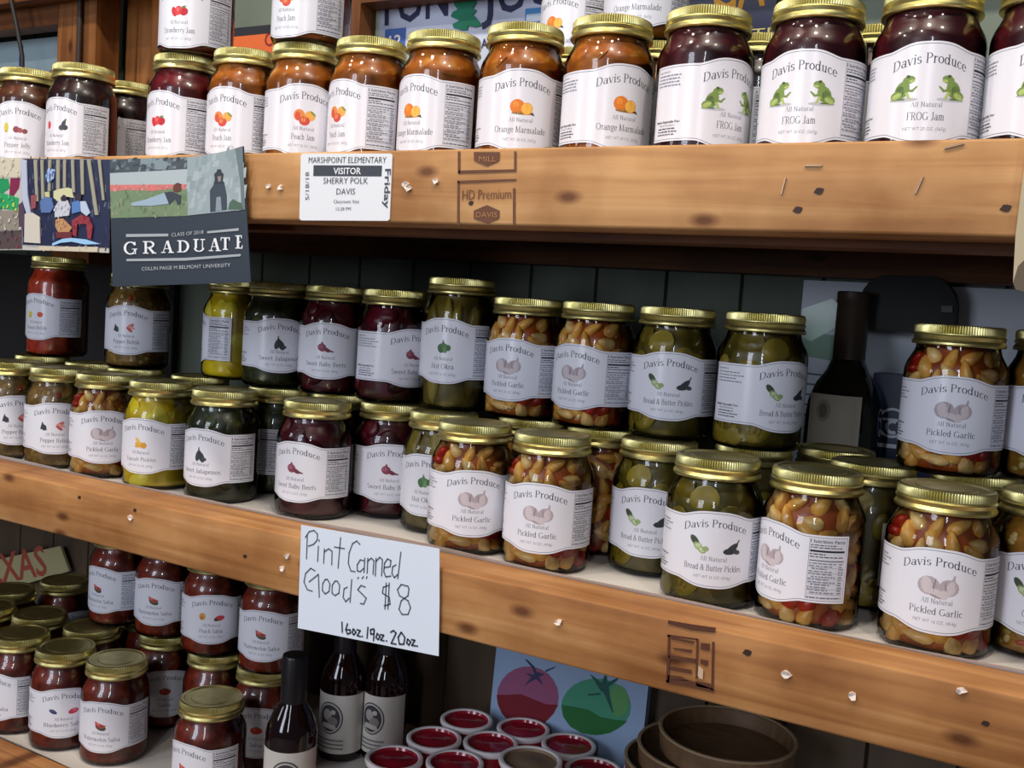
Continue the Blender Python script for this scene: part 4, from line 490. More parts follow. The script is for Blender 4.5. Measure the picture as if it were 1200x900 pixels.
def contents_mesh(fl):
    fl = fl.replace('low', ''); k = ('contents', 'salsa' if CONT[fl] is CONT['salsa'] else fl)
    if k in MESH: return MESH[k]
    stops, sc, kind = CONT[fl]; H = height(fl)
    base = noise_mat('fill_' + k[1], stops, sc, 0.35)
    rd = random.Random(sum(map(ord, k[1])))
    mb = MB()
    pr = [(0, .0035), (.033, .0035)] + [(r - .0016 - ({'garlic': .0058, 'slices': .003, 'beets': .004, 'pods': .004}.get(kind, .0012) if kind else 0), max(z, .0035)) for r, z in body_profile(H)[3:]][:-1] + [(.0300, H - .018), (0, H - .018)]
    mb.lathe(pr, 48, base)
    if kind == 'garlic':
        cl = noise_mat('garlic_clove', [(.3, (214, 142, 50)), (.7, (238, 182, 90))], 90, 0.35)
        cl2 = noise_mat('garlic_clove_pale', [(.3, (222, 166, 84)), (.7, (240, 204, 134))], 90, 0.35)
        rp = C(178, 36, 22, .3)
        z = .010
        while z < H - .026:
            n = 11
            o = rd.random() * 6
            for i in range(n):
                a = o + 2 * math.pi * (i + rd.uniform(-.25, .25)) / n
                zz = z + rd.uniform(-.003, .003)
                R = rin(zz, H) - .0060
                red = rd.random() < .17
                er, et, ez = Vector((math.cos(a), math.sin(a), 0)), Vector((-math.sin(a), math.cos(a), 0)), Vector((0, 0, 1))
                t = rd.uniform(0, math.pi)
                u = et * math.cos(t) + ez * math.sin(t); w = -et * math.sin(t) + ez * math.cos(t)
                ellipsoid(mb, er * R + ez * zz, (u, w, er), (rd.uniform(.0088, .0125), rd.uniform(.0044, .0062), .0058) if not red else (.010, .006, .0062), rp if red else (cl if rd.random() < .6 else cl2), H, taper=.4)
            z += .0090
    elif kind in ('slices', 'rings', 'squash', 'beets', 'pods', 'bits', 'peel'):
        cols = {'slices': [(134, 114, 28), (102, 86, 18), (148, 128, 46), (80, 70, 18)], 'rings': [(58, 64, 24), (42, 50, 20), (72, 74, 34)], 'squash': [(240, 212, 30), (226, 190, 14), (246, 226, 70)],
                'beets': [(86, 10, 26), (66, 8, 20), (104, 18, 34)], 'pods': [(126, 108, 34), (100, 84, 24), (142, 124, 54)], 'bits': [(170, 60, 30), (160, 140, 60), (110, 110, 40), (200, 170, 110)], 'peel': [(226, 140, 40), (206, 110, 26)]}[kind]
        mats = [C(c, rough=.35) for c in cols]
        N = {'slices': 46, 'rings': 44, 'squash': 40, 'beets': 30, 'pods': 24, 'bits': 110, 'peel': 26}[kind]
        for i in range(N):
            a = rd.uniform(0, 2 * math.pi); zz = rd.uniform(.008, H - .026)
            R = rin(zz, H)
            er, et, ez = Vector((math.cos(a), math.sin(a), 0)), Vector((-math.sin(a), math.cos(a), 0)), Vector((0, 0, 1))
            t = rd.uniform(0, math.pi); u = et * math.cos(t) + ez * math.sin(t); w = -et * math.sin(t) + ez * math.cos(t)
            rr = {'slices': (.0135, .012, .003), 'rings': (.0095, .009, .003), 'squash': (.012, .009, .004), 'beets': (.012, .011, .006), 'pods': (.0075, .028, .006), 'bits': (.0034, .0024, .002), 'peel': (.008, .0018, .0014)}[kind]
            if kind == 'pods': u, w = et, (ez + et * rd.uniform(-.15, .15)).normalized(); zz = rd.choice([.034, .06, .084])
            ellipsoid(mb, er * (R - rr[2] * .75) + ez * zz, (u, w, er), tuple(v * rd.uniform(.8, 1.15) for v in rr), mats[i % len(mats)], H, 12, 6)
    MESH[k] = mb.mesh('contents', True, 60)
    return MESH[k]

def slabs(p, w=1.5):
    """cut a flat polygon into narrow upright strips so that it can be bent round a jar"""
    def clip(q, k, s):
        out = []
        for (x0, y0), (x1, y1) in zip(q, q[1:] + q[:1]):
            a, c = s * (x0 - k), s * (x1 - k)
            if a >= 0: out.append((x0, y0))
            if (a > 0 > c) or (a < 0 < c):
                t = a / (a - c); out.append((k, y0 + (y1 - y0) * t))
        return out
    lo = min(x for x, y in p); hi = max(x for x, y in p)
    n = max(1, math.ceil((hi - lo) / w)); res = []
    for i in range(n):
        q = clip(clip(list(p), lo + (hi - lo) * i / n, 1), lo + (hi - lo) * (i + 1) / n, -1)
        if len(q) > 2: res.append(q)
    return res
# ---- labels: printed paper wrapped round the glass (millimetres along the arc, height in millimetres)
def E(cx, cy, rx, ry, rot=0, n=14):
    c, s = math.cos(R_(rot)), math.sin(R_(rot))
    return [(cx + rx * math.cos(2 * math.pi * i / n) * c - ry * math.sin(2 * math.pi * i / n) * s, cy + rx * math.cos(2 * math.pi * i / n) * s + ry * math.sin(2 * math.pi * i / n) * c) for i in range(n)]
def frog(cx, cy, f, k=1.0):
    G, Gd, Gl, W_ = (122, 148, 74), (84, 106, 58), (176, 194, 112), (96, 100, 84)
    T = lambda pts: [(cx + f * k * x, cy + k * y) for x, y in pts]
    return [((190, 192, 198), T(E(1, -5.2, 7, 1.0))), (G, T(E(0, -.6, 3.4, 4.6, -28))), (Gd, T(E(-1.0, -1.6, 2.2, 3.2, -10))), (G, T(E(3.0, 4.2, 3.0, 2.0, 12))), (Gl, T(E(4.6, 3.6, 1.4, .7, 5))), (Gd, T(E(2.6, 5.8, 1.0, .8))), (BLK, T(E(2.9, 5.7, .45, .4))),
            (G, T(E(-2.6, -3.2, 3.0, 2.2, 10))), (Gd, T([(-4.6, -4.2), (-5.0, -5.2), (1.6, -5.4), (1.8, -4.8), (-1, -4.4)])), (Gl, T(E(-2.6, -3.4, 2.6, 1.3, 25))), (G, T([(1.6, .6), (4.6, -.6), (6.8, 1.2), (7.4, .8), (5.2, -1.8), (1.6, -1.2)])), (Gl, T([(1.6, -2), (3.2, -5.0), (4.8, -5.2), (4.4, -4.6), (3.0, -1.4)]))]
BLK = (40, 42, 44)
def icon(kind):
    if kind == 'garlic':
        a, b, c = (178, 164, 168), (206, 194, 196), (140, 124, 130)
        return [(a, E(-5.2, .6, 6.2, 5.6)), (b, E(-6.4, .8, 3.2, 5.0, 12)), (c, E(-2.2, .4, .5, 4.8, -8)), (a, E(6, .4, 5.6, 5.0)), (b, E(7.2, .2, 2.6, 4.4, -10)), (c, E(4.2, 0, .4, 4.2, 6)), (a, [(7, 4.6), (8.2, 8.2), (9, 8.0), (9, 4.2)]), (b, E(-1.0, -3.6, 4.4, 2.6, -18)), (c, E(-1.0, -5.4, 3.4, .6, -18)), (b, E(3.4, -4.0, 2.6, 2.8, 8))]
    if kind == 'cucumber':
        return [((66, 78, 56), E(-13, 2.6, 4.2, 2.2, -48)), ((152, 172, 112), E(-10.6, -.8, 3.4, 2.4, -40)), ((198, 212, 168), E(-10.4, -.8, 2.4, 1.6, -40)), ((140, 164, 104), E(-8.0, -3.2, 3.0, 2.0, -30)), ((204, 216, 176), E(-8.0, -3.2, 2.1, 1.3, -30)), ((150, 170, 112), E(-5.6, -2.2, 2.2, 1.8)), ((58, 62, 66), E(11.5, -1, 5.4, 2.2, 42)), ((50, 54, 58), E(10.5, -2.6, 4.8, 2.2, 8)), ((74, 78, 82), E(15, -3, 2.4, 1.6, -10)), ((70, 74, 60), [(14.4, 2.6), (16.2, 5.4), (16.8, 5.2), (15.6, 2.2)])]
    if kind == 'pepper':
        return [((58, 62, 66), E(-2, -1, 2.6, 5.2, -18)), ((48, 52, 56), E(1.4, -2, 2.8, 5.0, 26)), ((66, 70, 74), E(4, -3.8, 2.4, 1.6)), ((58, 70, 52), [(-2.4, 3.6), (-1.6, 6.6), (-.8, 6.4), (-.8, 3.6)])]
    if kind == 'pepper2':
        return [((48, 54, 66), [(-12, 4), (-7, -4.6), (-14, -3.6)]), ((58, 64, 70), E(-10, -2, 2.4, 3, 10)), ((206, 112, 106), E(4.5, 1.4, 4.6, 2.0, 35)), ((224, 160, 150), E(6, .2, 3.6, 1.4, -20)), ((190, 80, 84), E(4.2, -2.2, 3.4, 1.4, -35))]
    if kind == 'beet':
        return [((138, 62, 84), E(-3, .4, 4.2, 3.6, -20)), ((166, 104, 122), E(-4.4, 1.2, 1.8, 1.8)), ((116, 50, 70), E(1.6, -1.6, 3.4, 1.8, -25)), ((120, 50, 64), [(0, .2), (7.6, -2.6), (8, -3.6), (1, -3)]), ((128, 64, 82), E(-3, 4.2, 1.0, 1.4))]
    if kind == 'okra':
        return [((84, 128, 80), E(0, 0, 5.2, 4.0)), ((62, 104, 62), E(-2.6, -1.0, 2.2, 3.6, 20)), ((112, 150, 98), E(2.4, -1.0, 2.0, 3.4, -20)), ((84, 124, 78), [(-1.6, 3), (0, 7), (1.6, 3)]), ((70, 112, 66), E(4.6, .2, 2.2, 2.6))]
    if kind == 'orange':
        return [((120, 110, 60), E(1, -4.6, 8, 1.2)), ((226, 124, 40), E(-3, 0, 5.4, 5.2)), ((240, 150, 60), E(-4.2, 1.4, 2.4, 2.2)), ((232, 140, 40), E(4, -1.4, 4.4, 4.4)), ((248, 210, 110), E(4, -1.4, 3.8, 3.8)), ((242, 170, 50), E(4, -1.4, 3.2, 3.2)), ((70, 70, 40), [(6, -5), (10, -6.2), (8.6, -3.6)])]
    if kind == 'peach':
        return [((226, 140, 70), E(-3.8, 1.2, 4.6, 4.8)), ((214, 84, 60), E(-5, .4, 2.2, 3.6)), ((236, 170, 80), E(5, 1.0, 4.4, 4.2)), ((208, 76, 60), E(.6, -3.2, 4.4, 3.8)), ((234, 150, 90), E(-.4, -2.4, 1.8, 1.8)), ((130, 150, 60), E(7.4, 3.2, 2.8, 1.0, -40))]
    if kind == 'strawberry':
        return [((206, 46, 54), E(-4, -.6, 2.6, 4.4, 22)), ((222, 66, 70), E(0, .4, 3.2, 4.2, -8)), ((190, 36, 48), E(5, -.4, 3.8, 3.4, 30)), ((96, 130, 70), E(4.6, 3.6, 2.4, .9, 15)), ((236, 120, 116), E(-.6, 1.2, 1.0, 1.4))]
    if kind == 'berrymix':
        return [((206, 70, 80), E(-9, .6, 2.6, 3.8)), ((76, 78, 86), E(7, -2, 3, 2.6)), ((60, 62, 70), E(10.6, -1.8, 2.8, 2.6)), ((66, 70, 76), E(9, 1.6, 2, 4.0, -25)), ((92, 100, 80), E(10.6, 5, 1, 1.8, -25))]
    if kind == 'yellowmix':
        return [((216, 196, 70), E(-11, .6, 2.4, 4.8)), ((190, 170, 60), E(-11, -3, 1.8, 1.4)), ((140, 70, 78), E(-1, -1, 3.2, 3.2)), ((170, 90, 90), E(2.6, -1.6, 2.6, 2.6)), ((130, 76, 76), E(7, -2.2, 2.6, 2.4))]
    if kind == 'squash':
        return [((228, 172, 66), E(0, -1.4, 5.4, 2.6, -12)), ((236, 186, 84), E(-2.2, 2.0, 4.0, 1.6, -50)), ((214, 150, 50), E(3.4, -1.8, 2.8, 2.8)), ((222, 166, 60), E(-2.6, -2.6, 3, 1.4, 8))]
    if kind == 'lemon':
        return [((214, 200, 70), E(-8, 0, 3.2, 3.0)), ((190, 176, 60), E(-8, -3, 2.6, 1.0)), ((210, 90, 60), E(6, 0, 3.6, 3.0))]
    if kind == 'melon':
        return [((60, 78, 60), E(.4, -2.4, 5.4, 3.0, -18)), ((208, 66, 66), [(-5.4, 3.4), (6.0, -.6), (2.6, -3.4), (-2, -3.2), (-5, 0)]), ((226, 110, 104), E(-2, .8, 2, 1.2, -20))]
    if kind == 'blue':
        return [((62, 66, 110), E(-10, -.6, 4.2, 2.0, -25)), ((80, 84, 130), E(-11, .6, 2.4, 1.4)), ((200, 62, 84), E(9, -1, 5, 2.8, 12)), ((224, 110, 120), E(10, 0, 2.2, 1.4))]
    if kind == 'peachred':
        return [((216, 160, 70), E(-9, .4, 3.4, 3.8)), ((190, 120, 60), E(-9.6, -1, 1.6, 1.8)), ((206, 66, 72), E(8, -1.2, 5, 2.8, 12)), ((60, 74, 60), E(4.6, -2.6, 2, 1.6))]
    if kind == 'tomato':
        return [((200, 60, 44), E(0, 0, 6, 3.6)), ((220, 100, 80), E(-2, 1.0, 2, 1.2)), ((90, 120, 70), E(0, 3.2, 2.2, .8))]
    return []
# ---- a small serif alphabet for the printed labels: strokes with thick stems, thin joins and slab ends
def _e(cx, cy, rx, ry, a0, a1, n=10):
    return [(cx + rx * math.cos(R_(a0 + (a1 - a0) * i / n)), cy + ry * math.sin(R_(a0 + (a1 - a0) * i / n))) for i in range(n + 1)]
def _v(x, y0=0, y1=1): return [(x, y0), (x, y1)]
X = .66
GLY = {  # advance, strokes, serif centres
 'D': (.86, [_v(.15), [(.15, 1), (.3, 1)] + _e(.3, .5, .44, .5, 90, -90) + [(.15, 0)]], [(.13, 0), (.13, 1)]),
 'a': (.58, [_e(.24, .19, .19, .19, 0, 360), [(.44, 0), (.44, .46)] + _e(.27, .46, .17, .2, 0, 150)], [(.5, 0)]),
 'v': (.54, [[(.05, X), (.27, 0)], [(.27, 0), (.49, X)]], [(.06, X), (.48, X)]),
 'i': (.30, [_v(.15, 0, X), [(.15, .86), (.15, .96)]], [(.15, 0), (.11, X)]),
 's': (.46, [_e(.23, .5, .16, .16, 30, 270) + _e(.23, .17, .17, .17, 90, -150)], []),
 'P': (.66, [_v(.15), [(.15, 1), (.3, 1)] + _e(.3, .74, .28, .26, 90, -90) + [(.15, .48)]], [(.15, 0), (.13, 1)]),
 'r': (.44, [_v(.14, 0, X), [(.14, .42), (.22, .6), (.34, .65), (.40, .58)]], [(.15, 0), (.1, X)]),
 'o': (.58, [_e(.28, .33, .23, .33, 0, 360, 16)], []),
 'd': (.62, [_e(.25, .33, .2, .33, 0, 360, 14), _v(.46)], [(.42, 1), (.5, 0)]),
 'u': (.62, [[(.13, X), (.13, .18)] + _e(.28, .18, .15, .17, 180, 330, 6), _v(.46, 0, X)], [(.1, X), (.43, X), (.5, 0)]),
 'c': (.50, [_e(.27, .33, .21, .33, 45, 315)], []),
 'e': (.54, [[(.07, .36), (.48, .36)] + _e(.27, .33, .21, .33, 8, 320)], []),
 'A': (.72, [[(.34, 1), (.06, 0)], [(.36, 1), (.64, 0)], [(.16, .35), (.53, .35)]], [(.06, 0), (.64, 0)]),
 'l': (.30, [_v(.15)], [(.15, 0), (.11, 1)]),
 'N': (.80, [_v(.14), [(.14, 1), (.64, 0)], _v(.64)], [(.12, 0), (.1, 1), (.64, 1)]),
 't': (.38, [[(.16, .88), (.16, .12)] + _e(.26, .12, .1, .11, 180, 320, 5), [(.03, .64), (.34, .64)]], []),
 'F': (.62, [_v(.15), [(.15, 1), (.56, 1), (.56, .86)], [(.15, .52), (.44, .52)]], [(.15, 0), (.13, 1)]),
 'R': (.74, [_v(.15), [(.15, 1), (.3, 1)] + _e(.3, .75, .26, .25, 90, -90) + [(.15, .5)], [(.34, .5), (.66, 0)]], [(.14, 0), (.12, 1), (.68, 0)]),
 'O': (.86, [_e(.42, .5, .36, .5, 0, 360, 18)], []),
 'G': (.86, [_e(.42, .5, .36, .5, 48, 318, 14), _v(.72, .08, .42)], [(.72, .42)]),
 'J': (.46, [[(.3, 1), (.3, .12)] + _e(.18, .12, .12, .16, 0, -150, 6)], [(.3, 1)]),
 'm': (.92, [_v(.13, 0, X), _e(.28, .46, .15, .19, 160, 0, 6) + [(.43, 0)], _e(.58, .46, .15, .19, 160, 0, 6) + [(.73, 0)]], [(.13, 0), (.1, X), (.43, 0), (.74, 0)]),
 'n': (.62, [_v(.13, 0, X), _e(.29, .46, .16, .19, 160, 0, 6) + [(.45, 0)]], [(.13, 0), (.1, X), (.46, 0)]),
 'g': (.54, [_e(.25, .44, .18, .21, 0, 360, 12), [(.2, .22), (.14, .12), (.36, .06)] + _e(.26, -.12, .19, .15, 60, -230, 10)], [(.46, .64)]),
 'M': (.96, [_v(.14), [(.14, 1), (.45, .05)], [(.45, .05), (.78, 1)], _v(.78)], [(.12, 0), (.1, 1), (.79, 0), (.8, 1)]),
 'h': (.62, [_v(.13), _e(.29, .46, .16, .19, 160, 0, 6) + [(.45, 0)]], [(.13, 0), (.1, 1), (.46, 0)]),
 'S': (.60, [_e(.29, .75, .21, .25, 30, 270) + _e(.29, .25, .23, .25, 90, -150)], []),
 'w': (.80, [[(.05, X), (.22, 0)], [(.22, 0), (.38, X)], [(.38, X), (.56, 0)], [(.56, 0), (.73, X)]], [(.06, X), (.38, X), (.73, X)]),
 'b': (.60, [_v(.13), _e(.33, .33, .2, .33, 0, 360, 14)], [(.1, 1)]),
 'y': (.54, [[(.05, X), (.27, 0)], [(.49, X), (.22, -.24), (.1, -.28)]], [(.06, X), (.48, X)]),
 'k': (.56, [_v(.13), [(.14, .26), (.46, X)], [(.25, .4), (.5, 0)]], [(.12, 0), (.1, 1), (.5, 0), (.46, X)]),
 'B': (.70, [_v(.15), [(.15, 1), (.3, 1)] + _e(.3, .76, .23, .24, 90, -90, 8) + [(.15, .52)], [(.3, .52)] + _e(.32, .26, .28, .26, 90, -90, 8) + [(.15, 0)]], [(.12, 0), (.12, 1)]),
 '&': (.80, [[(.7, 0), (.26, .66)] + _e(.36, .8, .14, .18, 210, -40, 8) + [(.2, .5)] + _e(.28, .24, .22, .25, 110, 330, 8) + [(.66, .52)]], []),
 'H': (.80, [_v(.15), _v(.63), [(.15, .5), (.63, .5)]], [(.15, 0), (.15, 1), (.63, 0), (.63, 1)]),
 'p': (.60, [_v(.13, -.3, X), _e(.33, .33, .2, .33, 0, 360, 14)], [(.13, -.3), (.1, X)]),
 'C': (.78, [_e(.42, .5, .34, .5, 42, 318, 14)], []),
 'T': (.66, [_v(.32), [(.06, .86), (.06, 1), (.58, 1), (.58, .86)]], [(.32, 0)]),
 'W': (1.0, [[(.06, 1), (.27, 0)], [(.27, 0), (.5, 1)], [(.5, 1), (.71, 0)], [(.71, 0), (.92, 1)]], [(.07, 1), (.92, 1)]),
 ' ': (.30, [], []),
}
SER = {}
def serif2d(t):
    if any(c not in GLY for c in t): return None, None
    if t in SER: return SER[t]
    v, f = [], []
    def quad(p):
        p = ccw(p); o = len(v); v.extend(p); f.append((o, o + 1, o + 2, o + 3))
    x = 0
    for c in t:
        adv, st, sf = GLY[c]
        for pl in st:
            for (x0, y0), (x1, y1) in zip(pl, pl[1:]):
                L = math.hypot(x1 - x0, y1 - y0)
                if L < 1e-6: continue
                dx, dy = (x1 - x0) / L, (y1 - y0) / L
                w = .020 + .040 * abs(dy) ** 1.5
                if c in 'vwyAWNM' and dx * dy > 0 and abs(dx) > .05: w = .022
                e = .02
                quad([(x + x0 - dx * e - dy * w, y0 - dy * e + dx * w), (x + x1 + dx * e - dy * w, y1 + dy * e + dx * w), (x + x1 + dx * e + dy * w, y1 + dy * e - dx * w), (x + x0 - dx * e + dy * w, y0 - dy * e - dx * w)])
        for sx, sy in sf:
            h = .03 if sy < .3 else -.03
            quad([(x + sx - .12, sy - .02), (x + sx + .12, sy - .02), (x + sx + .12, sy + .02), (x + sx - .12, sy + .02)])
        x += adv + .05
    x0 = min(p[0] for p in v); x1 = max(p[0] for p in v)
    v = [((a - x0) / (x1 - x0), b) for a, b in v]
    SER[t] = (v, f)
    return SER[t]
LAB = {
 'frog': ('FROG Jam', 'frog', '20 OZ. (567g)'), 'marmalade': ('Orange Marmalade', 'orange', '20 OZ. (567g)'), 'peach': ('Peach Jam', 'peach', '20 OZ. (567g)'),
 'strawberry': ('Strawberry Jam', 'strawberry', '20 OZ. (567g)'), 'pepperberry': ('Strawberry Jam', 'berrymix', '20 OZ. (567g)'), 'pepperpeach': ('Pepper Jelly', 'yellowmix', '20 OZ. (567g)'),
 'garlic': ('Pickled Garlic', 'garlic', '16 OZ. (454g)'), 'pickle': ('Bread & Butter Pickles', 'cucumber', '16 OZ. (454g)'), 'okra': ('Hot Okra', 'okra', '16 OZ. (454g)'), 'okratall': ('Hot Okra', 'okra', '16 OZ. (454g)'),
 'squash': ('Squash Pickles', 'squash', '16 OZ. (454g)'), 'jalapeno': ('Sweet Jalapenos', 'pepper', '16 OZ. (454g)'), 'beet': ('Sweet Baby Beets', 'beet', '16 OZ. (454g)'), 'relish': ('Pepper Relish', 'pepper2', '16 OZ. (454g)'),
 'chow': ('Chow Chow', 'cucumber', '16 OZ. (454g)'), 'tomato': ('Tomato Relish', 'lemon', '16 OZ. (454g)'), 'salsa': ('Salsa', 'tomato', '16 OZ. (454g)'), 'melon': ('Watermelon Salsa', 'melon', '16 OZ. (454g)'), 'berry': ('Blueberry Salsa', 'blue', '16 OZ. (454g)'), 'peachsalsa': ('Peach Salsa', 'peachred', '16 OZ. (454g)'),
}
LAB['strawberrylow'] = LAB['strawberry']; LAB['peachlow'] = LAB['peach']
def label_mesh(fl):
    k = ('label', fl)
    if k in MESH: return MESH[k]
    name, ic, wt = LAB[fl]
    big = height(fl) > .12
    hc, lp, rp = 30.2, 40.0, 32.5                        # half width of the front panel, left and right panels
    base, top = (9.0, 79.5) if height(fl) == .121 else (17.5, 78.5)
    if fl.endswith('low'): base, top = 1.5, 72.0
    if fl == 'tomato': base, top = 22.0, 84.0
    if fl == 'okratall': base, top = 27.0, 93.0
    c = (base + top) / 2; Hh = (top - base) / 2
    side = Hh - (5.6 if big else 5.0)
    def half(s):
        u = min(1, abs(s) / hc)
        return side + (Hh - side) * (0.5 + 0.5 * math.cos(math.pi * u ** 1.55)) if abs(s) < hc else side
    mb = MB()
    def wrap(pts, lift):
        R = RB + .00018 + lift * .00004
        out = []
        for s, t in pts:
            a = s * .001 / RB
            out.append((R * math.sin(a), -R * math.cos(a), t * .001))
        return out
    smin, smax = -hc - lp, hc + rp
    N = 110
    ss = [smin + (smax - smin) * i / N for i in range(N + 1)]
    v = []
    for s in ss:
        h = half(s); v += [(s, c - h), (s, c + h)]
    mb.add(wrap(v, 0), [(2 * i, 2 * i + 2, 2 * i + 3, 2 * i + 1) for i in range(N)], PAPER)
    lay = [1.0]
    def P(pts, mat, lift=None):
        lay[0] += .03
        for p in slabs(ccw(pts)): mb.add(wrap(p, lift or lay[0]), [tuple(range(len(p)))], mat)
    def band(fa, fb, s0, s1, mat, n=60, lift=1.2):
        v = []
        for i in range(n + 1):
            s = s0 + (s1 - s0) * i / n; v += [(s, fa(s)), (s, fb(s))]
        mb.add(wrap(v, lift), [(2 * i, 2 * i + 2, 2 * i + 3, 2 * i + 1) for i in range(n)], mat)
    i0 = 1.4; BORD = C(120, 124, 132)
    band(lambda s: c + half(s) - i0 - .42, lambda s: c + half(s) - i0, smin + 1.2, smax - 1.2, BORD, 100)
    band(lambda s: c - half(s) + i0, lambda s: c - half(s) + i0 + .42, smin + 1.2, smax - 1.2, BORD, 100)
    for s in (smin + 1.2, smax - 1.6): P([(s, c - side + i0), (s + .4, c - side + i0), (s + .4, c + side - i0), (s, c + side - i0)], BORD)
    def T(t, w, cap, y, mat, bold=False, arch=0.0, x=0.0, left=False):
        vv, ff = (None, None) if bold or cap < 3 else serif2d(t)
        if vv is None: vv, ff = text2d(t, bold)
        pts = []
        for a, b in vv:
            s = x + (a if left else a - .5) * w
            pts.append((s, y + b * cap + arch * (1 - (s / 25.0) ** 2)))
        lay[0] += .02
        mb.add(wrap(pts, lay[0]), ff, mat)
    k_ = Hh / 30.25
    T('Davis Produce', 51, 5.8 * k_, c + 13.2 * k_, INK, arch=5.0)
    wname = min(50, 2.55 * len(name)) if len(name) > 8 else 3.1 * len(name)
    if len(name) > 14: wname = 46
    T('All Natural', 21, 3.4, c - 8.6 * k_, INK2)
    T(name, wname, 4.6 * k_, c - 16.4 * k_, C(88, 88, 98))
    T('NET WT ' + wt, 29, 2.5, c - 22.6 * k_, INK2)
    if ic == 'frog':
        arts = frog(-17.5, c + 2.8, 1, 1.45) + frog(17.5, c + 2.8, -1, 1.45)
    else:
        arts = [(col, [(x * 1.2, c + 3.0 + y * 1.2) for x, y in pts]) for col, pts in icon(ic)]
    for col, pts in arts: P(pts, C(col))
    # nutrition panel
    x0, x1 = hc + 3.0, smax - 3.2
    y1 = c + side - 3.0; y0 = c - side + 3.2
    P([(x0 - .8, y0 - .6), (x1 + .8, y0 - .6), (x1 + .8, y1 + .6), (x0 - .8, y1 + .6)], C(212, 212, 220, .3)); P([(x0 - .8, y0 - .6), (x0 - .5, y0 - .6), (x0 - .5, y1 + .6), (x0 - .8, y1 + .6)], INK2)
    T('Nutrition Facts', x1 - x0, 2.5, y1 - 2.6, BLACK, True, 0, x0, True)
    rd = random.Random(7)
    def words(xa, xb, y, h, mat, dens=.8):
        x = xa
        while x < xb - 1:
            w = min(rd.uniform(1.2, 4.5), xb - x)
            P([(x, y), (x + w, y), (x + w, y + h), (x, y + h)], mat); x += w + rd.uniform(.5, .9)
    words(x0, x0 + 20, y1 - 4.8, .75, INK); words(x0, x0 + 24, y1 - 6.6, .75, INK)
    P([(x0, y1 - 9.6), (x1, y1 - 9.6), (x1, y1 - 8.1), (x0, y1 - 8.1)], BLACK)
    words(x0, x0 + 12, y1 - 11.6, .8, BLACK)
    P([(x0, y1 - 16.4), (x1, y1 - 16.4), (x1, y1 - 15.7), (x0, y1 - 15.7)], INK)
    words(x0, x1, y1 - 13.6, .8, INK)
    y = y1 - 18.6; n = 0
    while y > y0 + 3.2:
        words(x0 + (2 if n % 3 == 2 else 0), x0 + rd.uniform(13, 22), y, .9, INK2); words(x1 - 4, x1, y, .9, INK2)
        if n % 2: P([(x0, y - .75), (x1, y - .75), (x1, y - .55), (x0, y - .55)], INK2)
        y -= 2.0; n += 1
    words(x0, x1, y0 + .4, .7, INK)
    # ingredients panel
    xa = smin + 3.6
    T('Ingredients:', 13, 1.7, y1 - 2.4, INK, False, 0, xa, True)
    for i in range(4): words(xa, xa + rd.uniform(20, 29), y1 - 5.2 - i * 2.6, .85, INK2)
    T('Made Especially For:', 24, 1.8, y0 + 11.2, BLACK, True, 0, xa + 1, True)
    T('Davis Produce', 16, 1.6, y0 + 8.6, INK, False, 0, xa + 5, True)
    for i in range(3): words(xa + 3, xa + rd.uniform(20, 25), y0 + 6.2 - i * 2.3, .85, INK)
    MESH[k] = mb.mesh('paper_label', False)
    return MESH[k]
KNAME = {'frog': 'jam_jar', 'marmalade': 'marmalade_jar', 'peach': 'jam_jar', 'strawberry': 'jam_jar', 'pepperberry': 'jam_jar', 'pepperpeach': 'jam_jar', 'garlic': 'pickled_garlic_jar', 'pickle': 'pickle_jar', 'okra': 'okra_jar', 'okratall': 'okra_jar',
         'squash': 'squash_jar', 'jalapeno': 'jalapeno_jar', 'beet': 'beet_jar', 'relish': 'relish_jar', 'chow': 'relish_jar', 'tomato': 'relish_jar', 'salsa': 'salsa_jar', 'melon': 'salsa_jar', 'berry': 'salsa_jar', 'peachsalsa': 'salsa_jar'}
KNAME['strawberrylow'] = KNAME['peachlow'] = 'jam_jar'
PROTO = {}
def make_jar(fl):
    if fl in PROTO:
        src = PROTO[fl]
        r = src.copy(); COL.objects.link(r)
        for ch in list(src.children):
            c = ch.copy(); COL.objects.link(c); c.parent = r
        return r
    H = height(fl)
    t = empty(KNAME[fl])
    for nm, me in (('glass', glass_mesh(H)), ('contents', contents_mesh(fl)), ('paper_label', label_mesh(fl)), ('lid', lid_mesh(H))):
        o = bpy.data.objects.new(nm, me); COL.objects.link(o); o.parent = t
    PROTO[fl] = t
    return t
for fl, x, y, z, ang, label, group in D['jars']:
    j = make_jar(fl)
    j.location = (x, y, z); j.rotation_euler = (0, 0, R_(ang))
    tag(j, label, 'jar', group)

# ------------------------------------------------------------------ papers on the beams
# handwritten price sign: one sheet, slightly bowed
o_ = D['sign_outline']
mb = MB(); plate_xz(mb, o_, -.0036, -.0032, C(226, 232, 242, .6))
ps = mb.build('price_sign', smooth=False)
tag(ps, 'white paper sheet handwritten Pint Canned Goods $8 hanging on the middle beam', 'sign')
mb = MB()
PEN = C(78, 85, 96)
for s in D['sign_strokes']: ribbon_xz(mb, s, .0011, -.0039, PEN)
for s in D['sign_bold']: ribbon_xz(mb, s, .0015, -.0039, C(58, 62, 70))
mb.build('handwriting', ps, smooth=False)
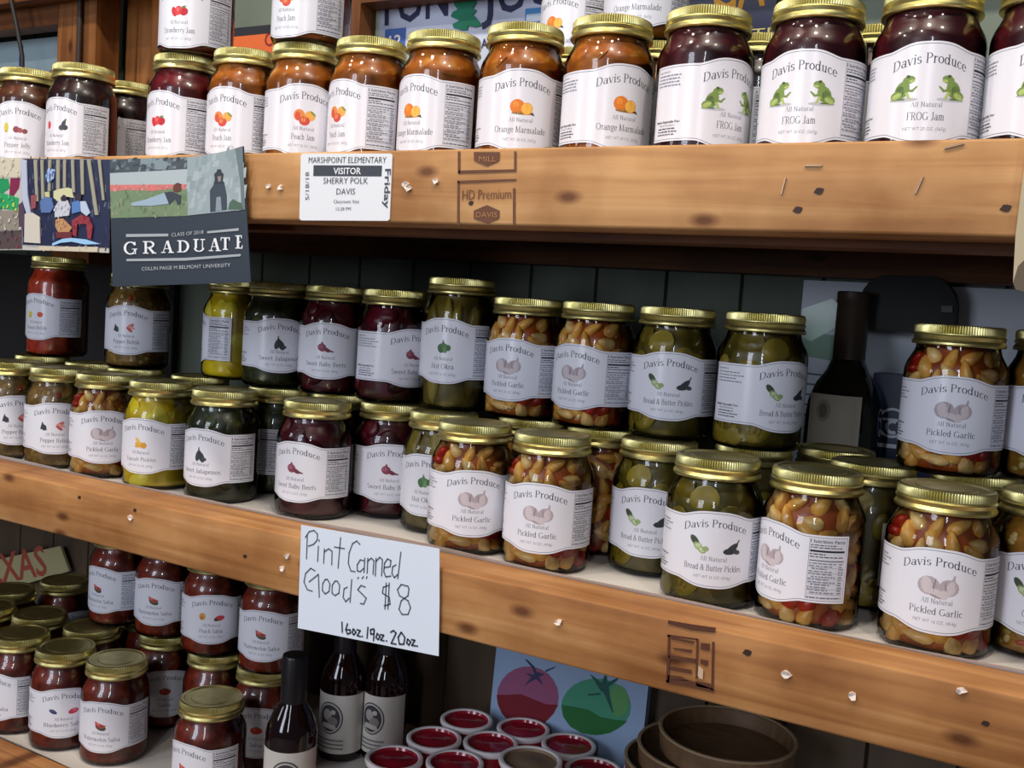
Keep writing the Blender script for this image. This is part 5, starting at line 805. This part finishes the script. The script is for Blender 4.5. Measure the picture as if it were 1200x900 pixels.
# visitor sticker
mb = MB(); plate_xz(mb, D['sticker_outline'], -.0014, -.0003, C(232, 232, 234, .5))
st = mb.build('visitor_sticker', smooth=False); tag(st, 'white printed school visitor badge stuck to the top beam', 'sticker')
mb = MB(); GREY = C(64, 66, 74)
poly_xz(mb, D['sticker_bar'], -.0016, GREY)
for t, a, b, m_ in D['sticker_text']:
    text_xz(mb, t, a, b, {0: .0056, 1: .0058, 2: .0032}[m_] if t != '12:28 PM' else .003, -.0018, WHITE if m_ == 1 else GREY, m_ == 1)
text_xz(mb, '5/18/18', D['sticker_v1'][0], D['sticker_v1'][1], .0046, -.0018, GREY)
text_xz(mb, 'Friday', D['sticker_v2'][0], D['sticker_v2'][1], .0062, -.0018, GREY, True)
mb.build('print', st, smooth=False)
# graduation card
mb = MB(); plate_xz(mb, D['card_outline'], -.0063, -.0052, C(50, 58, 68, .4))
gc = mb.build('graduation_card', smooth=False); tag(gc, 'dark slate graduation announcement card lettered GRADUATE, tacked over the top beam', 'card')
mb = MB()
for i, (c, pts) in enumerate(D['card_art']): poly_xz(mb, pts, -.0065 - i * .00003, C(c, rough=.5))
def in_poly(x, z, p):
    c = False
    for (x0, z0), (x1, z1) in zip(p, p[1:] + p[:1]):
        if (z0 > z) != (z1 > z) and x < (x1 - x0) * (z - z0) / (z1 - z0) + x0: c = not c
    return c
def speckle(mb, region, n, cols, y, w, h, rd):
    xs = [q[0] for q in region]; zs = [q[1] for q in region]; k = 0
    for _ in range(n * 6):
        x, z = rd.uniform(min(xs), max(xs)), rd.uniform(min(zs), max(zs))
        if not in_poly(x, z, region): continue
        a, c, s = w * rd.uniform(.5, 1.3), h * rd.uniform(.5, 1.3), rd.uniform(-.3, .3)
        poly_xz(mb, [(x - a, z - c), (x + a * .8, z - c * .7), (x + a + s * c, z + c), (x - a * .6 + s * c, z + c * .8)], y - k * 2e-7, C(rd.choice(cols), rough=.5))
        k += 1
        if k >= n: break
rd_ = random.Random(11); CA = D['card_art']
speckle(mb, CA[4][1], 90, [(104, 126, 90), (134, 150, 116), (92, 112, 82), (150, 150, 120)], -.00664, .0012, .0022, rd_)
speckle(mb, CA[5][1], 50, [(226, 128, 120), (200, 100, 100), (232, 160, 150), (150, 140, 110)], -.00668, .0012, .0012, rd_)
speckle(mb, CA[1][1], 40, [(98, 108, 112), (60, 70, 76), (130, 142, 146)], -.00658, .003, .002, rd_)
speckle(mb, CA[10][1], 50, [(166, 178, 180), (144, 158, 160), (172, 184, 186)], -.00682, .0035, .005, rd_)
for i in (6, 7, 8, 12, 13, 14, 15, 16): poly_xz(mb, CA[i][1], -.0069 - i * .00001, C(CA[i][0], rough=.5))
mb.build('photo_panel', gc, smooth=False)
mb = MB()
for i, q in enumerate(D['graduate']): poly_xz(mb, q, -.0072 - (i % 7) * .00001, WHITE)
for t, a, b in D['card_text']: text_xz(mb, t, a, b, .0036, -.0072, C(190, 194, 198))
mb.build('lettering', gc, smooth=False)
# photo prints
for key, lab in (('photo', 'colour snapshot of people before tree trunks, directly left of the graduation card'), ('photo2', 'snapshot with green patches at the left edge of the photo, tacked beside another print')):
    mb = MB(); plate_xz(mb, D[key + '_outline'], -.0034, -.0026, C(200, 195, 185, .3))
    o = mb.build('photo_print', smooth=False); tag(o, lab, 'photo', 'snapshots on the top beam')
    mb = MB()
    for i, (c, pts) in enumerate(D[key + '_art']): poly_xz(mb, pts, -.0037 - i * .00004, C(c, rough=.3))
    A_ = D[key + '_art']; n_ = len(A_)
    if key == 'photo':
        speckle(mb, A_[0][1], 130, [(58, 62, 92), (30, 34, 58), (84, 90, 116), (66, 60, 66), (104, 110, 130)], -.0038, .0012, .0035, rd_)
        for i in range(1, n_): poly_xz(mb, A_[i][1], -.0048 - i * .00003, C(A_[i][0], rough=.3))
        for r_, c_ in ((A_[14], [(70, 90, 140), (150, 180, 220)]), (A_[17], [(220, 220, 230), (170, 165, 180)]), (A_[22], [(170, 110, 80), (215, 170, 120)]), (A_[23], [(120, 40, 50), (180, 80, 85)]), (A_[26], [(226, 214, 190), (190, 176, 150)])):
            speckle(mb, r_[1], 14, c_, -.0058, .0012, .0014, rd_)
    else:
        for r_, c_ in ((A_[0], [(228, 220, 200), (190, 180, 150)]), (A_[3], [(30, 140, 80), (90, 190, 130), (200, 210, 90)]), (A_[4], [(170, 160, 145), (130, 118, 108), (200, 190, 180)]), (A_[5], [(110, 90, 88), (70, 56, 60), (150, 60, 64)])):
            speckle(mb, r_[1], 26, c_, -.0046, .0018, .0018, rd_)
    mb.build('picture', o, smooth=False)
# tan tag at the right
mb = MB(); t_ = D['tag']; plate_xz(mb, t_ + [(.06, t_[-1][1]), (.06, t_[0][1] - .002)], -.0072, -.0050, C(186, 170, 138, .7))
tg = mb.build('cardboard_tag', smooth=False); tag(tg, 'tan cardboard tag with a dark worn corner at the right edge of the top beam', 'tag')
mb = MB(); t2 = D['tag_stain']; poly_xz(mb, [t2[0], t2[1], t2[2], t2[3], t2[4], t2[5], (.058, t2[6][1]), (.058, t2[0][1])], -.0074, C(98, 84, 68, .7)); mb.build('worn_corner', tg, smooth=False)

# ------------------------------------------------------------------ signs behind the top shelf
def board(name, x0, x1, z0, z1, yf, col, label, cat, th=.006, extra=None):
    mb = MB()
    if extra: extra(mb)
    mb.box((x0, yf, z0), (x1, yf + th, z1), C(col, rough=.4))
    o = mb.build(name, smooth=False); tag(o, label, cat); return o
B = D['b_pts']
def blue_print(mb):
    mb.box((D['sign_b'][0], .3855, .128), (B['strip'][0], .3859, .41), C(186, 206, 184))
    NAVY = C(36, 40, 78)
    x0, z0 = B['T']; xs = B['tree'][0] - .012
    text_xz(mb, 'TON', (x0 - .022, z0), (xs - .016, z0 + .006), .05, .3852, NAVY, True)
    text_xz(mb, 'JUG', (B['tree'][0] + .022, B['J'][1] - .004), (-.575, B['J'][1] + .002), .05, .3852, NAVY, True)
    text_xz(mb, 'AND', (B['tree'][0] + .024, .315), (B['tree'][0] + .055, .3165), .012, .3852, NAVY, True)
    poly_xz(mb, [(B['box0'][0], B['box0'][1] - .014), (B['box1'][0], B['box0'][1] - .013), B['box1'], (B['box0'][0], B['box1'][1])], .3853, C(58, 96, 170))
    text_xz(mb, '12', (B['box0'][0] + .008, B['box0'][1] - .006), (B['box1'][0] - .006, B['box0'][1] - .005), .015, .3850, WHITE, True)
    bx0, bx1 = B['box2'], B['box3']
    poly_xz(mb, [bx0, (bx1[0] + .012, bx0[1]), (bx1[0] + .012, bx1[1]), (bx0[0], bx1[1])], .3853, C(70, 140, 200))
    poly_xz(mb, [(bx0[0] + .002, bx0[1] + .002), (bx1[0] + .010, bx0[1] + .002), (bx1[0] + .010, bx1[1] - .007), (bx0[0] + .002, bx1[1] - .007)], .3851, C(205, 220, 236))
sb = board('metal_sign', D['sign_b'][0], -.475, .128, .41, .386, (196, 204, 226), 'pale blue sign with big navy letters and a green tree behind the jam jars', 'sign', .006, blue_print)
mb = MB(); plate_xz(mb, D['tree'], .3838, .3856, C(22, 128, 96)); mb.build('tree_emblem', sb, smooth=False)
def orange_print(mb):
    a, b = D['orange_ch']; text_xz(mb, 'CH', a, b, .020, .3899, C(120, 30, 20), True)
    poly_xz(mb, [(D['orange'][0], .360), (D['orange'][2], .360), (D['orange'][2], .372), (D['orange'][0], .372)], .3899, BLACK)
og = board('metal_sign', D['orange'][0] - .03, D['orange'][2] + .004, .128, .372, .3902, (206, 96, 40), 'orange sign with dark letters behind the peach jam jars', 'sign', .004, orange_print)
def navy_print(mb):
    YEL = C(224, 160, 44)
    (xa, za), (xb, zb) = D['navy_t']; text_xz(mb, 'STATE', (xa - .034, za), (xb + .004, zb), .012, .3857, C(200, 190, 120), False)
    (ya, yz), (yb, yz2) = D['navy_y']
    text_xz(mb, 'GA', (ya - .012, yz), (yb + .022, yz2 + .003), .06, .3857, YEL, True)
nv = board('metal_sign', D['navy'][0], D['navy'][2], .128, .42, .386, (26, 32, 66), 'navy blue sign with yellow letters behind the frog jam jars', 'sign', .006, navy_print)
# small sign at far left behind the lids
lf = board('framed_picture', -1.80, D['post1'][0] - .012, .16, .384, .380, (150, 172, 180), 'pale picture in shade behind the leftmost jam jars', 'picture')
mb = MB(); poly_xz(mb, [(-1.58, .375), (-1.57, .375), (-1.57, .30), (-1.58, .30)], .3796, C(50, 70, 140)); poly_xz(mb, [(-1.53, .30), (-1.44, .31), (-1.44, .355), (-1.47, .350), (-1.50, .330)], .3796, C(150, 110, 120))
mb.build('picture', lf, smooth=False)
# cable and rod
def tube(name, pts, r, mat, label, cat):
    cu = bpy.data.curves.new(name, 'CURVE'); cu.dimensions = '3D'; cu.bevel_depth = r; cu.bevel_resolution = 3
    sp = cu.splines.new('POLY'); sp.points.add(len(pts) - 1)
    for p, q in zip(sp.points, pts): p.co = (*q, 1)
    o = bpy.data.objects.new(name, cu); COL.objects.link(o); cu.materials.append(mat)
    dg = bpy.context.evaluated_depsgraph_get(); me = bpy.data.meshes.new_from_object(o.evaluated_get(dg))
    bpy.data.objects.remove(o); bpy.data.curves.remove(cu)
    o = bpy.data.objects.new(name, me); COL.objects.link(o)
    tag(o, label, cat); return o
c_ = D['cable']
tube('cable', [(c_[0][0] - .02, .296, .60), (c_[0][0], .296, c_[0][1]), (c_[1][0], .297, c_[1][1]), (c_[2][0], .297, c_[2][1]), (c_[2][0] + .01, .30, .1245)], .0032, C(28, 24, 24), 'thin black cable hanging down behind the leftmost jam jars', 'cable')
r_ = D['rod']
tube('cable', [(r_[0][0], .3265, .299 + .3), (r_[0][0] + .001, .326, .44), (r_[1][0], .325, r_[1][1]), (r_[1][0], .322, .1245)], .0042, C(40, 24, 18), 'thick dark cable running straight down the brown post', 'cable')

# ------------------------------------------------------------------ things at the back of the middle shelf
wx = D['wine'][0]; wy = .335; wz = -.2285; WH = D['wine_top'][1] - wz
t = empty('wine_bottle', (wx, wy, wz), R_(8)); tag(t, 'dark wine bottle with a plain cream label standing behind the pickle jars', 'bottle')
gm = C(16, 20, 14, .08, .6)
mb = MB()
mb.lathe([(0, .004), (.028, .0), (.034, .002), (.0365, .008), (.0365, WH - .125), (.035, WH - .110), (.029, WH - .092), (.020, WH - .078), (.0152, WH - .066), (.0148, WH - .004), (.0135, WH - .002), (0, WH - .002)], 48, gm)
mb.build('glass', t)
mb = MB(); mb.lathe([(.0154, WH - .072), (.0156, WH - .070), (.0156, WH - .012), (.0164, WH - .011), (.0164, WH - .001), (.015, WH), (0, WH)], 40, C(58, 46, 36, .45)); o = mb.build('capsule', t); o['label'] = 'brown foil capsule'
mb = MB(); n = 20; zl0 = D['wine_label'][0][1] - wz - .01; zl1 = D['wine_label'][1][1] - wz
v = []
for i in range(n + 1):
    a = R_(-58 + 86 * i / n); v += [(.0369 * math.sin(a), -.0369 * math.cos(a), zl0), (.0369 * math.sin(a), -.0369 * math.cos(a), zl1)]
mb.add(v, [(2 * i, 2 * i + 2, 2 * i + 3, 2 * i + 1) for i in range(n)], C(176, 168, 150))
def cyl_poly(mb, pts, R, mat):
    for p in slabs(ccw(pts), .05): mb.add([(R * math.sin(s), -R * math.cos(s), z) for s, z in p], [tuple(range(len(p)))], mat)
cyl_poly(mb, [(s * .01 - .5, z * .0012 + zl1 - .016) for s, z in E(0, 0, 22, 9)], .03705, C(150, 140, 124)); cyl_poly(mb, [(s * .01 - .5, z * .0012 + zl1 - .016) for s, z in E(0, 0, 12, 6)], .0371, C(112, 104, 92))
o = mb.build('paper_label', t); o['label'] = 'cream bottle label'

bt = D['blackthing']
mb = MB()
x0, x1, z1 = bt[0], bt[2] + .006, bt[3]
pts = []
zb = -.2285
for a in range(0, 91, 15): pts.append((x1 - .026 + .026 * math.cos(R_(a)), z1 - .030 + .030 * math.sin(R_(a))))
for a in range(90, 181, 15): pts.append((x0 + .026 + .026 * math.cos(R_(a)), z1 - .030 + .030 * math.sin(R_(a))))
plate_xz(mb, pts + [(x0, bt[1]), (x1, bt[1])], .350, .386, C(9, 10, 12, .6))
bh = mb.build('black_case', None, smooth=False)
tag(bh, 'black round-cornered case hung on the wall right of the wine bottle', 'case')
mb = MB(); mb.box((x1 - .012, .346, bt[1] + .022), (x1 - .002, .350, bt[1] + .028), C(40, 44, 48, .4)); mb.build('latch', bh, smooth=False)
p0, p1 = D['poster']
ps_ = board('poster', p0[0], p1[0] + .12, p1[1] - .10, p0[1], .3925, (214, 224, 236), 'pale blue paper poster with a green patch on the wall behind the wine bottle', 'poster', .0015)
mb = MB(); plate_xz(mb, D['poster_green'], .3915, .3922, C(190, 226, 206, .25))
poly_xz(mb, [(p0[0] + .001, p0[1] - .055), (p0[0] + .05, p0[1] - .057), (p0[0] + .05, p0[1] - .085), (p0[0] + .001, p0[1] - .08)], .3918, C(150, 186, 164))
for i in range(5): poly_xz(mb, [(p0[0] + .003, p0[1] - .098 - i * .011), (p0[0] + .055, p0[1] - .099 - i * .011), (p0[0] + .055, p0[1] - .101 - i * .011), (p0[0] + .003, p0[1] - .1 - i * .011)], .3918, C(110, 120, 140))
mb.build('printed_picture', ps_, smooth=False)
nb0, nb1 = D['navybox']
mb = MB(); mb.box((nb0[0] - .006, .352, -.2285), (nb1[0] + .05, .388, nb1[1]), C(30, 42, 74, .4))
nb = mb.build('navy_box', smooth=False); tag(nb, 'navy blue carton with a white round emblem beside the wine bottle', 'box')
mb = MB(); ex, ez = D['emb'][0]
def ring(mb, cx, cz, r0, r1, y, mat, n=28, a0=0, a1=360):
    for i in range(n):
        ta, tb = R_(a0 + (a1 - a0) * i / n), R_(a0 + (a1 - a0) * (i + 1) / n)
        poly_xz(mb, [(cx + r0 * math.cos(ta), cz + r0 * math.sin(ta)), (cx + r1 * math.cos(ta), cz + r1 * math.sin(ta)), (cx + r1 * math.cos(tb), cz + r1 * math.sin(tb)), (cx + r0 * math.cos(tb), cz + r0 * math.sin(tb))], y, mat)
EM = C(220, 228, 240)
ring(mb, ex, ez, .0125, .0150, .3515, EM); ring(mb, ex + .001, ez - .004, .004, .0075, .3515, EM, 14, 60, 300)
poly_xz(mb, [(ex - .009, ez + .002), (ex + .012, ez + .002), (ex + .012, ez + .0045), (ex - .009, ez + .0045)], .3514, EM)
poly_xz(mb, [(ex - .016, ez - .025), (ex + .006, ez - .025), (ex + .006, ez - .021), (ex - .016, ez - .021)], .3515, EM)
mb.build('emblem', nb, smooth=False)
mb = MB(); mb.box((-2.0, .388, -.2285), (D['shadepanel'] - .003, .397, .030), C(22, 20, 20, .7))  # black sheet added over the wall, its colour stands in for deep shade
o = mb.build('shade_panel', smooth=False); tag(o, 'black sheet standing in for deep shade at the back left of the middle shelf', 'board')

# ------------------------------------------------------------------ bottom shelf: sign, bottles, cups, canvas, trays
q = D['texas']
mb = MB(); pl = [q[0], q[1], q[2], q[3]]
dz = lambda i: q[i]
plate_xz(mb, [(q[0][0], q[0][1]), (q[1][0] + .012, q[1][1]), q[2], q[3]], .3858, .3905, C(160, 152, 112, .7))
tx = mb.build('painted_sign', smooth=False); tag(tx, 'beige tilted sign with red letters at the back left of the bottom shelf', 'sign')
mb = MB(); (xa, za), (xb, zb) = D['texas_t']; text_xz(mb, 'TEXAS', (xa, za + .008), (xb, zb + .004), .052, .3853, C(150, 66, 48), True); mb.build('lettering', tx, smooth=False)
def bottle(loc, ang, label):
    t = empty('sauce_bottle', loc, ang); tag(t, label, 'bottle', 'dark sauce bottles on the bottom shelf')
    H = .182; r = .0275
    mb = MB()
    mb.lathe([(0, .003), (.022, .0), (.026, .002), (r, .006), (r, .098), (r - .002, .108), (r - .0075, .120), (.0145, .129), (.0122, .136), (.0120, H - .030), (0, H - .030)], 44, C(24, 9, 8, .07, .6))
    mb.build('glass', t)
    mb = MB(); mb.lathe([(.0126, H - .058), (.0136, H - .057), (.0140, H - .003), (.0130, H), (0, H)], 40, C(26, 22, 26, .35)); o = mb.build('cap', t); o['label'] = 'black bottle cap'
    mb = MB(); n = 30; v = []; R = r + .0003
    for i in range(n + 1):
        a = R_(-95 + 190 * i / n); v += [(R * math.sin(a), -R * math.cos(a), .012), (R * math.sin(a), -R * math.cos(a), .085)]
    mb.add(v, [(2 * i, 2 * i + 2, 2 * i + 3, 2 * i + 1) for i in range(n)], C(214, 208, 198, .5))
    def PP(pts, lift, col): cyl_poly(mb, [(s / 27.5, z * .001) for s, z in pts], R + lift * .00012, C(col))
    PP(E(0, 56, 17, 20, 0, 24), 1, (60, 58, 62)); PP(E(0, 56, 15.5, 18.5, 0, 24), 2, (196, 190, 182)); PP(E(0, 56, 13.5, 16.5, 0, 24), 3, (66, 64, 68))
    PP(E(-3, 60, 6, 7), 4, (170, 164, 158)); PP(E(4, 52, 7, 6, 20), 5, (138, 130, 126)); PP([(-10, 44), (10, 42), (8, 48), (-8, 50)], 6, (190, 184, 176)); PP(E(5, 64, 3, 3), 7, (196, 190, 182))
    for i in range(3): PP([(-18, 28 - i * 5), (18, 28 - i * 5), (18, 30 - i * 5), (-18, 30 - i * 5)], 8, (130, 124, 120))
    mb.build('paper_label', t)
for (x, z, y), a, lab in zip(D['bottles'], (32, 6, 0), ('nearest dark bottle with a white label and round black picture, below the handwritten sign', 'middle one of the three dark bottles behind the red tubs', 'dark bottle nearest to the red lidded tubs')):
    bottle((x, y, -.5692), R_(a), lab)
# red tubs with white rims
RED = C(158, 22, 40, .3); REDL = C(150, 26, 44, .16, .6); RIM = C(222, 214, 214, .35)
def tub(kind):
    brown = kind == 1
    t = empty('food_tub' if not brown else 'paper_tub')
    H, r = (.0930, .0310) if brown else (.0692, .0288)
    mb = MB(); mb.lathe([(0, 0), (.024, 0), (.0262, .002), (r, H - .008), (r + .0004, H - .006)], 44, WHITE if brown else RED); mb.build('cup', t)
    mb = MB(); mb.lathe([(r - .001, H - .007), (r + .0018, H - .0066), (r + .0030, H - .004), (r + .0030, H - .0012), (r + .0016, H), (r - .0012, H), (r - .0024, H - .0012)], 48, RIM); mb.build('rim', t)
    mb = MB(); mb.lathe([(r - .0020, H - .001), (r - .0034, H - .0042), (.012, H - .0042), (.0112, H - .0038), (0, H - .0038)], 44, C(134, 112, 88, .6) if brown else REDL); mb.build('lid', t)
    return t
TL = ['back left tub of the red group, nearest the tomato canvas corner', 'back tub in front of the purple tomato', 'second tub of the left row of red tubs', 'tub in the middle of the red group', 'right tub below the green tomato', 'front left tub of the red group beside the bottles', 'front tub between the left tub and the white paper one', 'red tub right of the white paper tub', 'rightmost red tub, next to the wooden trays']
cups = [list(c) for c in D['cups']]
for it in range(300):
    for c in cups:
        dx, dy = c[0] - D['papertub'][0], c[1] - D['papertub'][1]; d = math.hypot(dx, dy)
        if d < .067: c[0] += dx * (.0672 - d) / d; c[1] += dy * (.0672 - d) / d
    for i in range(len(cups)):
        for k in range(i):
            dx, dy = cups[k][0] - cups[i][0], cups[k][1] - cups[i][1]; d = math.hypot(dx, dy)
            if d < .0645:
                e = (.0646 - d) / 2 / d
                cups[i][0] -= dx * e; cups[i][1] -= dy * e; cups[k][0] += dx * e; cups[k][1] += dy * e
px_, py_ = D['papertub']
t = tub(1); t.location = (px_, py_, -.5692); tag(t, 'taller white paper tub with a brown lid standing before the red tubs', 'tub', 'tubs on the bottom shelf')
pr = None
for (x, y, kd), lab in zip(cups, TL):
    if kd == 1: t = tub(1)
    elif pr is None: t = pr = tub(0)
    else:
        t = pr.copy(); COL.objects.link(t)
        for ch in list(pr.children):
            c = ch.copy(); COL.objects.link(c); c.parent = t
    t.location = (x, min(y, .338), -.5692)
    if kd == 1: t.rotation_euler = (0, 0, 0)
    tag(t, ('red tub, ' + lab) if kd == 0 else lab, 'tub', 'tubs on the bottom shelf')
# tomato canvas
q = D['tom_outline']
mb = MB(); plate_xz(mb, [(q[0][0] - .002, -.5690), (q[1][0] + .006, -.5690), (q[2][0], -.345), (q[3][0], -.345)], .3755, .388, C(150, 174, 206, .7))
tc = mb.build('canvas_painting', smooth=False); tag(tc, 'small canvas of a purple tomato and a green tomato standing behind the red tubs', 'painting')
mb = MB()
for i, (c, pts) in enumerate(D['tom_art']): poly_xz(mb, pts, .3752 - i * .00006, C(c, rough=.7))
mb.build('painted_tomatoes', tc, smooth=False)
# stack of round trays
TRAYW = noise_mat('tray_wood', [(.3, (84, 62, 42)), (.7, (112, 86, 60))], 30, .5, stretch=(1, 6, 1))
TRIM_ = C(150, 128, 100, .5)
zt = -.5692
for i in range(6):
    cx, cy = D['trays'][i]; cy = min(cy, .318); cx += (.002, -.003, .003, 0, 0, 0)[i]
    t = empty('wooden_tray', (cx, cy, zt))
    mb = MB(); mb.lathe([(0, .0), (.066, .0), (.068, .003), (.0700, .0222), (.067, .0222), (.0655, .006), (0, .006)], 56, TRAYW); mb.build('bowl', t)
    mb = MB(); mb.lathe([(.0668, .0223), (.0702, .0223), (.0708, .0233), (.0700, .0243), (.0672, .0243), (.0665, .0233)], 56, TRIM_); mb.build('rim', t)
    tag(t, ['lowest round wooden tray of the stack right of the red tubs', 'second round wooden tray from the bottom of the stack', 'third round wooden tray from the bottom of the stack', 'fourth round wooden tray from the bottom of the stack', 'fifth round wooden tray from the bottom, shifted right', 'topmost round wooden tray under the middle beam'][i], 'tray', 'stack of round wooden trays')
    zt += .0245
